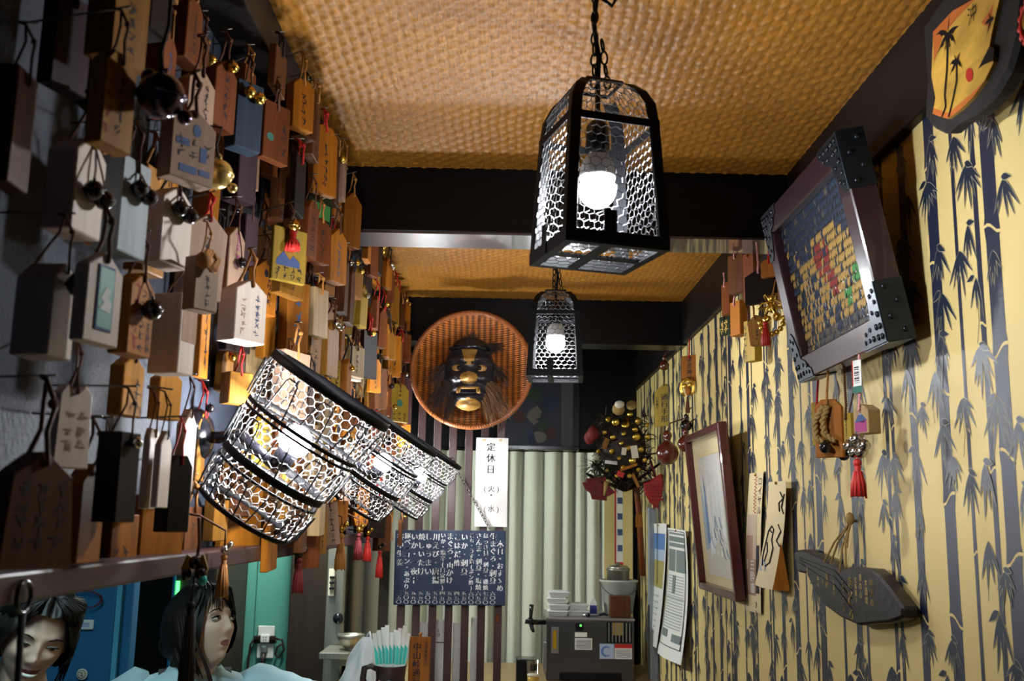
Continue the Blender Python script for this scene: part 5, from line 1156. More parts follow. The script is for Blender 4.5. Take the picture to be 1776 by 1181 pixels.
# --- beer machine
a = atY(948, 1075, 4.35); b = atY(1100, 1075, 4.35); zc = CZ-.655; Wm = b.x-a.x; Hm = a.z-zc
o = thing('beer_server', 'dark steel beer dispenser cabinet with stickers and a black side tap', 'dispenser', (a.x, 4.35, zc+.001))
MB().box((Wm/2,.19,Hm/2), (Wm,.38,Hm), b=.006).build('body', MAT['machine'], o)
MB().box((Wm/2,.19,Hm+.004), (Wm+.006,.386,.010), b=.003).build('top_lid', MAT['machine_edge'], o)
sx = lambda px: atY(px, 1100, 4.35).x-a.x; sz = lambda py: atY(1000, py, 4.35).z-zc
def stick(nm, l, r, t, b2, m_, y=-.002): return MB().box(((sx(l)+sx(r))/2, y, (sz(t)+sz(b2))/2), (sx(r)-sx(l), .003, sz(t)-sz(b2)), b=.0008).build(nm, MAT[m_], o)
g_ = stick('sight_gauge', 956, 969, 1088, 1134, 'machine_edge'); q = MB().box(((sx(959)+sx(965))/2,-.004,(sz(1094)+sz(1126))/2), (sx(965)-sx(959),.002,sz(1094)-sz(1126))); q.build('gauge_window', MAT['beer'], g_)
MB().box((-.004, .01, sz(1140)), (.014, .02, .12), b=.004).build('side_strip', MAT['machine_edge'], o)
q = MB(); q.ball((sx(1007), -.003, sz(1085)), .005, 8); p_ = stick('control_panel', 998, 1012, 1081, 1094, 'blackgloss'); q.build('indicator_light', MAT['led_dim'], p_)
s1 = stick('sticker', 997, 1018, 1097, 1105, 'white_paper'); s2 = stick('sticker', 997, 1027, 1107, 1127, 'white_paper'); q = MB()
for k in range(7): q.flat(rect(sx(999), sz(1110+2.3*k), sx(1025), sz(1110.9+2.3*k)), -.0042)
q.build('small_print', MAT['ink'], s2)
s3 = stick('sticker', 1040, 1065, 1116, 1142, 'cloud_print'); q = MB(); n = 16; rr = .022; cx_, cz_ = sx(1051), sz(1129)
q.flat([(cx_+rr*cos(pi*.25+1.5*pi*k/n), cz_+rr*sin(pi*.25+1.5*pi*k/n)) for k in range(n+1)]+[(cx_+.004+rr*.72*cos(pi*.25+1.5*pi*k/n), cz_+rr*.72*sin(pi*.25+1.5*pi*k/n)) for k in range(n, -1, -1)], -.0045); q.build('crescent_logo', MAT['sky_print'], s3)
s4 = stick('sticker', 1066, 1096, 1116, 1142, 'white_paper'); q = MB(); q.flat(rect(sx(1066), sz(1123), sx(1096), sz(1116)), -.0042); q.build('red_header', MAT['red'], s4)
q = MB()
for k in range(6): q.flat(rect(sx(1068), sz(1126+2.4*k), sx(1094), sz(1126.8+2.4*k)), -.0042)
q.build('small_print', MAT['inkblue'], s4)
stick('vent_panel', 1052, 1096, 1078, 1114, 'black')
for k in range(7): MB().box((sx(1056+k*6), -.006, sz(1096)), (.005, .006, sz(1080)-sz(1113)), b=.001).build('vent_slat', MAT['machine_edge'], o)
mat('ventglow', (.45,.30,.06), rough=.5); MB().box(((sx(1062)+sx(1082))/2, -.0038, sz(1090)), (.045,.001,.05)).build('brass_fin', MAT['ventglow'], o)  # amber plate behind the vent slats
T = M4.Translation((0, .06, sz(1083)))
q = MB(); q.tube([(0,.06,sz(1083)),(-.05,.06,sz(1083)),(-.066,.06,sz(1082))], [.010,.011,.013], 10); q.ball((-.066,.06,sz(1081)), .016, 10); q.tube([(-.066,.06,sz(1081)),(-.058,.055,sz(1095)),(-.052,.05,sz(1100))], [.010,.008,.006], 8); q.build('tap', MAT['blackgloss'], o)
q = MB(); q.tube([(-.066,.06,sz(1080)),(-.064,.055,sz(1068)),(-.062,.05,sz(1052))], [.006,.008,.010], 8); q.tube([(-.074,.06,sz(1083)),(-.088,.06,sz(1082))], [.008,.010], 8); q.build('tap_handle', MAT['blackgloss'], o)
MB().box((Wm*.5,.0,.02), (Wm*.7,.02,.03), b=.004).build('foot_plate', MAT['black'], o)
zm = zc+Hm+.0108
def foambox(px, lab, lev, Y=4.45, w_=.085, rz=0):
    P_ = atY(px, 1060, Y); o = thing('foam_container', lab, 'container', (P_.x, Y, zm+.026*lev), rz, 'white lidded food containers stacked on the beer dispenser')
    q = MB(); h = w_/2; q.add([(-h*.86,-.036,0),(h*.86,-.036,0),(h*.86,.036,0),(-h*.86,.036,0),(-h,-.043,.017),(h,-.043,.017),(h,.043,.017),(-h,.043,.017)], [(3,2,1,0),(4,5,6,7),(0,1,5,4),(1,2,6,5),(2,3,7,6),(3,0,4,7)]); q.build('tray', MAT['foam'], o)
    q = MB(); q.box((0,0,.0185), (w_+.006,.092,.004), b=.0015); q.add([(-h*.9,-.038,.0205),(h*.9,-.038,.0205),(h*.9,.038,.0205),(-h*.9,.038,.0205),(-h*.8,-.032,.0255),(h*.8,-.032,.0255),(h*.8,.032,.0255),(-h*.8,.032,.0255)], [(4,5,6,7),(0,1,5,4),(1,2,6,5),(2,3,7,6),(3,0,4,7)]); q.build('lid', MAT['foam'], o)
foambox(967, 'white foam food container, bottom one of the stack nearest the tap', 0)
foambox(968, 'white foam food container, second from the bottom of the tall stack', 1, rz=.05)
foambox(966, 'white foam food container, third from the bottom of the tall stack', 2, rz=-.04)
foambox(968, 'white foam food container, topmost of the tall stack by the tap', 3, rz=.06)
foambox(1000, 'white foam food container, lower of the short stack on the dispenser', 0, 4.47)
foambox(1001, 'white foam food container, upper of the short stack on the dispenser', 1, 4.47, rz=.08)
P_ = atY(1029, 1050, 4.52); o = thing('carton', 'small blue and white drink carton between containers and bucket', 'carton', (P_.x, 4.52, zm))
MB().prism([(-.014,0),(.014,0),(.014,.05),(0,.075),(-.014,.05)], -.014, .014).build('body', MAT['white_paper'], o); MB().box((0,0,.02), (.0285,.0285,.038)).build('blue_band', MAT['bluestuff'], o)
P_ = atY(1032, 1066, 4.40); o = thing('cap_opener', 'small black and silver tool lying on the front edge of the dispenser', 'tool', (P_.x, 4.40, zm))
q = MB(); q.tube([(-.05,0,.006),(-.01,.004,.008),(.02,0,.008)], .005, 7); q.build('handle', MAT['machine_edge'], o); q = MB(); q.tube([(.015,0,.009),(.04,0,.013),(.055,.0,.006)], [.007,.006,.003], 7); q.ball((-.03,-.006,.008), .010, 8); q.build('jaw', MAT['blackgloss'], o)
P_ = atY(1073, 1060, 4.56); o = thing('bucket', 'translucent white plastic bucket holding a steel pot, on the dispenser', 'bucket', (P_.x, 4.56, zm))
q = MB(); q.lathe([(.058,0),(.062,.004),(.080,.135),(.086,.138),(.086,.146),(.080,.147),(.076,.138),(.058,.008)], 28); q.build('shell', MAT['bucket'], o)
q = MB(); q.tube([(-.084,-.01,.135)]+[(-.084*cos(pi*k/10), -.01-.07*sin(pi*k/10), .135-.055*sin(pi*k/10)) for k in range(11)], .002, 5); q.build('wire_handle', MAT['nail'], o)
P_ = atY(1072, 1000, 4.56); o = thing('steel_pot', 'grey steel pot with a rim standing inside the white bucket', 'pot', (P_.x+.0, 4.56, zm+.02))
MB().lathe([(.045,0),(.047,.003),(.050,.165),(.054,.168),(.054,.172),(.048,.172)], 24).build('body', MAT['steel'], o); MB().lathe([(.050,.172),(.044,.185),(.018,.19),(.006,.20)], 24).build('lid', MAT['steel'], o)
P_ = atY(1075, 1055, 4.42); o = thing('wooden_box', 'small dark brown wooden box in front of the white bucket', 'box', (P_.x, 4.42, zm))
MB().box((0,0,.041), (.086,.07,.082), b=.003).build('body', MAT['brown'], o); MB().box((0,0,.084), (.088,.072,.006), b=.002).build('lid', MAT['brown'], o)
# glass of beer
P_ = atY(925, 1160, 4.05); o = thing('beer_glass', 'small glass of pale beer standing on the back counter by the slats', 'glass', (P_.x, 4.05, zc))
q = MB(); q.lathe([(.020,0),(.0215,.002),(.027,.118),(.0282,.12),(.0265,.119),(.0205,.010),(.001,.009)], 24); q.build('glass', MAT['glass'], o)
MB().lathe([(.001,.0095),(.0200,.0105),(.0232,.062),(.001,.062)], 24).build('beer', MAT['beer'], o); MB().lathe([(.001,.0622),(.0232,.0622),(.0236,.070),(.001,.070)], 24).build('foam', MAT['beerfoam'], o)
q = MB(); q.grid(lambda u, v: (.0262*sin((u-.5)*1.1), -.0262*cos((u-.5)*1.1)-.0002, .085+.026*v), 6, 2); q.build('printed_mark', MAT['ink'], o)
P_ = atY(912, 1140, 4.2); o = thing('black_bin', 'low black box behind the beer glass', 'box', (P_.x, 4.25, zc)); MB().box((0,0,.05), (.075,.08,.10), b=.006).build('body', MAT['black'], o); MB().box((0,0,.102), (.079,.084,.005), b=.002).build('rim', MAT['blackgloss'], o)
# --- rake charm (kumade)
c = atY(1075, 800, 4.25); kk = 4.25/F; mat('redfish', (.30,.012,.014), rough=.35)
o = thing('rake_charm', 'rake charm crowded with gold ornaments, red sea bream and pine sprigs on a handle', 'charm', c)
rel = lambda px, py, y=0: (lambda p: (p.x-c.x, y, p.z-c.z))(atY(px, py, 4.25))
q = MB(); q.tube([rel(1118,1000,.06), rel(1112,900,.05), rel(1104,820,.04), rel(1092,720,.03)], .013, 10); q.build('handle', MAT['redbrown'], o)
q = MB(); p = rel(1086, 885, .03); q.box((rel(1084,885)[0]+.06,.025,rel(0,884)[2]), (.026,.004,.05)); q.build('red_label', MAT['orange'], o)
rg = random.Random(12)
for k in range(9):
    a = -1.2+.30*k; q = MB(); b0 = V(rel(1085,850,.03)); d = V((sin(a), 0, cos(a))); q.tube([b0, b0+d*.10+V((0,-.01,0)), b0+d*.17+V((0,-.04,0)), b0+d*.18+V((0,-.06,0))], [.008,.007,.006,.003], 6); q.build('tine', MAT['dark'], o)
q = MB(); q.ball(rel(1082,775,.0), .10, 16, sc=(.95,.35,1.15)); q.build('straw_bundle', MAT['maskhair'], o)
q = MB()
for k in range(320):
    b0 = V(rel(rg.uniform(1030,1125), rg.uniform(720,850), rg.uniform(-.03,.03))); d = V((rg.uniform(-1,1), rg.uniform(-1,.2), rg.uniform(-.6,1))).normalized(); q.tube([b0, b0+d*.03, b0+d*.055+V((0,0,-.012))], [.003,.0025,.0008], 4, cap=False)
q.build('dark_straw', MAT['maskhair'], o, kind='stuff')
q = MB()
for k in range(46):
    b0 = V(rel(1045+rg.uniform(-18,18), 805+rg.uniform(-8,8), -.05)); d = V((rg.uniform(-1.4,.6), rg.uniform(-.6,.1), rg.uniform(-.9,.35))).normalized(); q.tube([b0, b0+d*.08], [.0016,.0006], 3, cap=False)
q.build('pine_sprig', MAT['green'], o, kind='stuff')
for k, (px, py, r) in enumerate(((1070,712,.026),(1092,706,.022),(1064,735,.015),(1082,738,.017),(1103,733,.014),(1058,785,.012),(1094,800,.014),(1078,812,.012),(1100,760,.016),(1120,760,.012),(1088,826,.010),(1066,826,.009),(1046,752,.010),(1060,760,.011),(1074,770,.010),(1086,778,.012),(1108,782,.012),(1114,800,.010),(1050,816,.009),(1098,748,.011),(1078,754,.010),(1036,784,.009),(1104,816,.010),(1118,740,.009),(1090,720,.012),(1052,730,.011),(1070,796,.008))):
    q = MB(); x, y, z = rel(px, py, -.055-.01*(k % 3)); q.lathe([(.001,-.003),(r,-.003),(r,.003),(.001,.003)], 14, T=M4.Translation((x,y,z)) @ M4.Rotation(pi/2+rg.uniform(-.5,.5), 4, 'X') @ M4.Rotation(rg.uniform(-.6,.6), 4, 'Y')); q.build('gold_coin', MAT['gold' if k > 1 else 'straw'], o)
q = MB(); x, y, z = rel(1071, 705, -.075); q.ball((x,y,z), .021, 12, sc=(1,.5,.8)); q.build('white_face', MAT['ivory'], o)
q = MB(); q.ball(rel(1022,760,-.03), .030, 12, sc=(.8,.5,1)); q.lathe([(.004,-.02),(.03,0),(.02,.03),(.004,.045)], 10, T=M4.Translation(rel(1027,758,-.04))); q.build('red_drum', MAT['redcloth'], o)
q = MB(); 
for k in range(5): a = .5+.4*k; q.flat([(rel(1042,830)[0],rel(1042,830)[2]), (rel(1042,830)[0]-.085*cos(a-.2), rel(0,830)[2]-.085*sin(a-.2)+.05), (rel(1042,830)[0]-.085*cos(a+.2), rel(0,830)[2]-.085*sin(a+.2)+.05)], -.03-.002*k)
q.prism([(rel(1016,812)[0],rel(0,812)[2]),(rel(1050,808)[0],rel(0,808)[2]),(rel(1052,850)[0],rel(0,850)[2]),(rel(1026,848)[0],rel(0,848)[2])], -.02, -.012); q.build('red_fan', MAT['redcloth'], o)
for (px, py, w_, h_, a, m_) in ((1096,786,.028,.052,-.15,'ivory'),(1047,772,.020,.046,.35,'honey'),(1072,824,.030,.022,.4,'red'),(1086,812,.075,.011,-.35,'amber'),(1078,785,.020,.030,.1,'ivory'),(1098,835,.012,.06,-.45,'honey'),(1056,804,.050,.014,.1,'white_paper')):
    q = MB(); q.box((0,0,0), (w_,.004,h_), b=.001, T=M4.Translation(rel(px, py, -.085)) @ M4.Rotation(a, 4, 'Y')); q.build('little_plaque', MAT[m_], o)
fx, _, fz = rel(1131, 852); q = MB()
q.prism([rel(a_, b_)[::2] for a_, b_ in ((1112,838),(1122,836),(1136,826),(1144,822),(1147,840),(1143,866),(1136,880),(1124,872),(1115,856))][::-1], -.062, -.04, bev=.004); fish = q.build('sea_bream', MAT['redfish'], o)
q = MB()
for i in range(6):
    for j in range(5): q.ball((fx-.020+.008*i+.003*j, -.066, fz+.022-.014*j), .0052, 6, sc=(1,.5,1))
q.build('scales', MAT['redfish'], fish); q = MB(); q.prism([(fx-.006,fz-.052),(fx+.018,fz-.045),(fx+.020,fz-.078),(fx+.008,fz-.066),(fx-.004,fz-.076)], -.06, -.055); q.build('tail', MAT['redcloth'], fish)
q = MB(); q.tube([rel(1126,800,-.03), rel(1136,830,-.02), rel(1141,870,-.03)], .006, 6); q.build('fin_edge', MAT['redcloth'], o)
q = MB(); q.tube([rel(1050,836,-.05), rel(1046,860,-.05)], [.010,.004], 8); q.build('straw_tassel', MAT['straw'], o)
q = MB(); q.tube([(0,.02,.02),(XR-c.x-.001,.03,.04)], .004, 6); q.build('wall_peg', MAT['nail'], o)
# --- on the bar: mug of chopsticks, pass board, bag
zb2 = CZ-.555
P_ = atY(678, 1150, 3.30); o = thing('chopstick_mug', 'dark brown carved mug with a big handle on the bar, holding wrapped chopsticks', 'mug', (P_.x, 3.30, zb2))
q = MB(); q.lathe([(.040,0),(.047,.004),(.050,.03),(.045,.06),(.048,.092),(.050,.098),(.047,.099),(.044,.09),(.041,.03),(.036,.008),(.001,.007)], 26); q.build('body', MAT['mug'], o)
q = MB(); q.tube([(-.044,0,.085),(-.062,0,.095),(-.082,0,.088),(-.086,0,.055),(-.076,0,.028),(-.058,0,.014),(-.045,0,.018)], [.008,.009,.010,.010,.010,.009,.008], 10); q.build('handle', MAT['mug'], o)
q = MB(); q.tube([(-.02,-.052,.04),(.0,-.054,.06),(.025,-.05,.05),(.03,-.046,.03)], .005, 6); q.build('carved_relief', MAT['mug'], o)
mugP = P_
for i in range(9):
    lean = (i-4)*.035; x = mugP.x-.028+.0068*i; z0_ = zb2+.012
    o = thing('wrapped_chopsticks', f'paper sleeve of chopsticks with teal print in the dark mug, {ORD[i]} from its handle', 'chopsticks', (x, 3.30+.008*(i % 3-1), z0_), rot=(R(2), lean, 0), group='paper-wrapped chopsticks standing in the dark mug')
    L = .185+.008*((i*5) % 4); q = MB(); q.box((0,0,L/2), (.013,.003,L)); q.build('sleeve', MAT['white_paper'], o)
    q = MB(); q.add([(-.0055,-.0022,.09),(.0055,-.0022,.09),(.0055,-.0022,.125+.002*i),(-.0055,-.0022,.15)], [(0,1,2,3)]); q.build('teal_print', MAT['tealpaper'], o)
P_ = atY(727, 1135, 3.36); o = thing('pass_board', 'orange wooden pass board with bold black characters standing against the slats', 'wooden tag', (P_.x, 3.36, zb2), rot=(R(-6), 0, 0))
MB().prism(rect(-.034,0,.034,.178), 0, .016, bev=.001).build('board', MAT['orange'], o)
q = MB(); write(q, '中山峠通行証', -.008, .160, .027, .98, -.0006, bold=.03); write(q, '北海道喜茂別', .020, .164, .0115, 1.1, -.0006); q.build('lettering', MAT['ink'], o)
q = MB(); q.tube([(0,-.002,.172),(-.004,0,.186),(.004,.01,.19),(0,.018,.172)], .0022, 6); q.ball((0,0,.186), .005, 8); q.build('cord', MAT['cord_gold'], o)
P_ = atY(627, 1181, 3.5); o = thing('plastic_bag', 'white plastic carrier bag standing on the bar beside the mug', 'bag', (P_.x, 3.50, zb2))
rg = random.Random(4); wr = [rg.uniform(-1, 1) for _ in range(40)]
def bagf(u, v):
    a = 2*pi*u; r = (.066*(1-v)**.7+.012)*(1+.10*sin(a*5+v*6)+.07*sin(a*9-v*4)); return (r*cos(a)+.012*v, r*.6*sin(a), .16*v)
MB().grid(bagf, 48, 16).build('body', MAT['bag'], o); q = MB(); q.tube([(.010,0,.155),(.02,0,.175),(.026,0,.15),(.03,0,.10)], [.008,.006,.005,.003], 7); q.build('handle', MAT['bag'], o)
P_ = atY(608, 1112, 4.3); o = thing('metal_bowl', 'small steel bowl on a shelf beside the stainless post', 'bowl', (P_.x, 4.3, P_.z-.03))
MB().lathe([(.018,0),(.03,.006),(.052,.04),(.057,.058),(.054,.058),(.045,.035),(.02,.008)], 24).build('body', MAT['steel'], o); MB().lathe([(.020,-.004),(.020,.002)], 20).build('foot_ring', MAT['steel'], o)
o = thing('steel_shelf', 'small stainless shelf holding the steel bowl beside the stainless post', 'shelf', (-.66, 4.32, P_.z-.06)); MB().box((0,0,.013), (.12,.25,.026), b=.003).build('top', MAT['steel'], o); MB().box((0,.09,-.026), (.08,.02,.052)).build('bracket', MAT['steel'], o)
P_ = atY(651, 1178, 3.2); o = thing('small_plate', 'white plate with a thin dark rim on the bar in front of the mug', 'plate', (P_.x+.02, 3.16, zb2))
MB().lathe([(.03,0),(.034,.002),(.055,.010),(.057,.012),(.053,.0115),(.03,.004),(.001,.004)], 28).build('dish', MAT['plastic_white'], o); MB().lathe([(.0565,.011),(.0585,.012),(.0565,.0135),(.0565,.011)], 28, cap=False).build('rim', MAT['ink'], o)
# ================================================================== KITCHEN AND PEOPLE
# blue steel cabinet
a = atY(0, 1100, 3.4); b = atY(196, 1100, 3.4); e = atY(227, 1100, 3.4)
o = thing('steel_cabinet', 'tall blue steel cabinet door with pale edge strips behind the laughing woman', 'cabinet', (b.x, 3.4, 0))
MB().box(((a.x-b.x)/2-.02, .03, .95), (b.x-a.x+.04, .06, 1.9), b=.006).build('door', MAT['blue_door'], o)
w_ = e.x-b.x
MB().box((w_*.18, .025, .95), (w_*.32, .06, 1.9), b=.004).build('edge_strip', MAT['blue_edge'], o); MB().box((w_*.72, .03, .95), (w_*.5, .06, 1.9), b=.006).build('side_frame', MAT['blue_door'], o)
P_ = atY(139, 1083, 3.39); o = thing('thermometer', 'white plastic strip thermometer stuck on the blue cabinet', 'thermometer', P_)
MB().box((0,0,0), (.088,.012,.031), b=.004).build('case', MAT['plastic_white'], o); MB().box((-.004,-.0065,0), (.072,.001,.014)).build('scale_window', MAT['cloud_print'], o)
q = MB()
for k in range(14): q.flat(rect(-.036+.0052*k, .001, -.0352+.0052*k, .006), -.0075)
q.flat(rect(-.03,-.004,.012,-.002), -.0075); q.build('scale_marks', MAT['ink'], o)
P_ = atY(143, 1169, 3.39); o = thing('round_magnet', 'round grey magnet with a dark emblem low on the blue cabinet', 'magnet', P_)
q = MB(); q.lathe([(.017,0),(.018,.003),(.016,.006),(.001,.0065)], 24, T=M4.Rotation(pi/2, 4, 'X')); q.build('disc', MAT['ivory'], o)
q = MB(); q.tube([(.012*cos(2*pi*k/20), -.0068, .012*sin(2*pi*k/20)) for k in range(20)], .0009, 4, closed=True); q.tube([(-.006,-.007,.004),(.0,-.007,.006),(.003,-.007,0),(-.004,-.007,-.003),(.006,-.007,-.006)], .0014, 4); q.build('emblem', MAT['ink'], o)
P_ = atY(152, 1043, 3.36); o = thing('coiled_cord', 'dark red coiled telephone cord looping in front of the blue cabinet', 'cord', P_)
q = MB(); pts = []
for k in range(200):
    t = k/199; a_ = t*2*pi*1.25+2.6; cx_, cz_ = .062*cos(a_)*(1-.1*t)-.02, .028*sin(a_)+.006; w2 = t*2*pi*46
    pts.append((cx_+.0042*cos(w2)*cos(a_), .012+.0042*sin(w2), cz_+.0042*cos(w2)*sin(a_)))
q.tube(pts, .0017, 4); q.build('coil', MAT['redcloth'], o); MB().tube([(-.085,.012,.012),(-.11,.02,.03)], .007, 8).build('plug', MAT['redcloth'], o)
# dark appliance with a green light
a = atY(285, 1100, 4.0); b = atY(362, 1100, 4.0)
o = thing('dark_appliance', 'dark kitchen appliance with bluish edge and a glowing green light', 'appliance', ((a.x+b.x)/2, 4.06, 0))
W_ = b.x-a.x; MB().box((.0,.25,.78), (W_,.5,1.56), b=.008).build('body', MAT['darkpanel'], o); MB().box((-W_/2+.006,-.004,.78), (.012,.012,1.56), b=.003).build('edge_strip', MAT['blue_door'], o)
P_ = atY(299, 1022, 3.99); MB().box((P_.x-(a.x+b.x)/2, -.006, P_.z), (.014,.006,.055), b=.002).build('green_light', MAT['led'], o)
bx('trim_17', atY(229, 1100, 4.7).x, atY(290, 1100, 4.7).x, 4.7, 4.75, 0, CZ+.2, 'darkpanel')
# outlets and cords
P_ = atY(461, 1113, 4.59); o = thing('wall_outlet', 'white double wall outlet with plugged cords on the green kitchen wall', 'outlet', P_)
MB().box((0,0,.037), (.072,.01,.062), b=.003).build('plate', MAT['plastic_white'], o); MB().box((0,0,-.038), (.072,.01,.062), b=.003).build('plate', MAT['plastic_white'], o)
q = MB(); q.box((-.0,-.016,.016), (.038,.024,.034), b=.004); pg = q.build('adapter', MAT['plastic_white'], o); q = MB()
for z in (.022,.010):
    for x in (-.004,.006): q.box((x,-.0285,z), (.003,.001,.005))
q.build('slot', MAT['black'], pg)
q = MB(); 
for s in (-1, 1): q.box((s*.034,-.018,.018), (.026,.022,.02), b=.004)
q.box((0,-.012,.002), (.10,.012,.012), b=.003); q.build('plug', MAT['mug'], o); MB().box((0,-.018,-.03), (.026,.026,.032), b=.006).build('plug', MAT['kitchenwall'], o)
q = MB(); q.tube([(-.045,-.018,.016),(-.062,-.02,-.01),(-.066,-.02,-.08),(-.075,-.02,-.25)], .005, 7); q.tube([(.045,-.018,.016),(.075,-.02,.012),(.085,-.02,-.03),(.065,-.02,-.065),(.048,-.02,-.05),(.056,-.02,-.02),(.080,-.02,0)], .005, 7); q.tube([(0,-.025,-.045),(-.004,-.03,-.08),(-.03,-.03,-.25)], .006, 7); q.build('cord', MAT['mug'], o)
P_ = atY(575, 1010, 4.45); o = thing('light_switches', 'cream strip of three black switches on the dark door edge', 'switch', P_)
MB().box((0,0,0), (.026,.01,.115), b=.003).build('plate', MAT['ivory'], o)
for z in (.022,0,-.024): MB().box((.004,-.012,z), (.020,.016,.009), b=.002).build('rocker', MAT['black'], o)

# ------------------------------------------------------------------ people
def blend_head(hw=.072, hd=.094, hh=.114, jaw=.66, nose=1., smile=0.):
    """head grown on a dense sphere; face towards -y, origin at the skull centre"""
    q = MB(); nu, nv = 96, 80
    def f(u, v):
        a = 2*pi*u; p = pi*v-pi/2; x, y, z = cos(p)*sin(a), -cos(p)*cos(a), sin(p)
        fr = max(0, -y)
        X, Y, Z = x*hw, y*hd, z*hh
        if z < 0: k = 1-(1-jaw)*min(1, (-z)**1.5*1.15); X *= k; Y *= (1-.10*(-z)) if y < 0 else (1-.42*min(1, (-z)**1.2))
        if y < 0: Y *= .93
        xm, zm = X, Z
        G = lambda cx, cz, sx, sz: math.exp(-((xm-cx)/sx)**2-((zm-cz)/sz)**2)
        if y < .2:
            d = 0
            d += .0045*(G(.030,.026,.022,.008)+G(-.030,.026,.022,.008))
            d -= .0105*(G(.031,.006,.017,.011)+G(-.031,.006,.017,.011))
            d += nose*(.0085*G(0,-.002,.0075,.018)+.0165*G(0,-.026,.0095,.0125)+.0065*(G(.0115,-.030,.006,.007)+G(-.0115,-.030,.006,.007)))
            d += (.0055+.004*smile)*(G(.040,-.020,.02,.018)+G(-.040,-.020,.02,.018))
            mw = .0185+.0085*smile; up = smile*.25*xm*xm/.02
            d += .0036*math.exp(-(xm/mw)**4-((zm+.0545-up)/.0055)**2)+.0042*math.exp(-(xm/(mw*.85))**4-((zm+.0665-up)/.006)**2)
            d -= .0050*math.exp(-(xm/(mw*1.15))**4-((zm+.0602-up)/.0022)**2)
            d += .0085*G(0,-.094,.020,.015)-.002*G(0,-.080,.022,.006)
            Y -= d*min(1, fr*3)
        return (X, Y, Z)
    q.grid(f, nu, nv); return q
def limb(pts, rs, n=20):
    q = MB(); P = [V(p) for p in pts]; out = []; rr = []
    for i in range(len(P)-1):
        for k in range(5): out.append(P[i].lerp(P[i+1], k/5)); rr.append(rs[i]+(rs[i+1]-rs[i])*k/5)
    out.append(P[-1]); rr.append(rs[-1]); q.tube(out, rr, n); q.ball(P[0], rs[0], 14); q.ball(P[-1], rs[-1], 14); return q
def merge(parts, vox, name, parent):
    q = MB()
    for p, T in parts: q.add(p.v, p.f, 0, True, T)
    o = q.build(name, MAT['skin'], parent)
    m = o.modifiers.new('r', 'REMESH'); m.mode = 'VOXEL'; m.voxel_size = vox; m.use_smooth_shade = True
    s = o.modifiers.new('s', 'SMOOTH'); s.iterations = 2; s.factor = .4
    bpy.context.view_layer.update(); dg = bpy.context.evaluated_depsgraph_get()
    me = bpy.data.meshes.new_from_object(o.evaluated_get(dg)); old = o.data; o.modifiers.clear(); o.data = me; bpy.data.meshes.remove(old)
    me.polygons.foreach_set('use_smooth', [True]*len(me.polygons)); return o
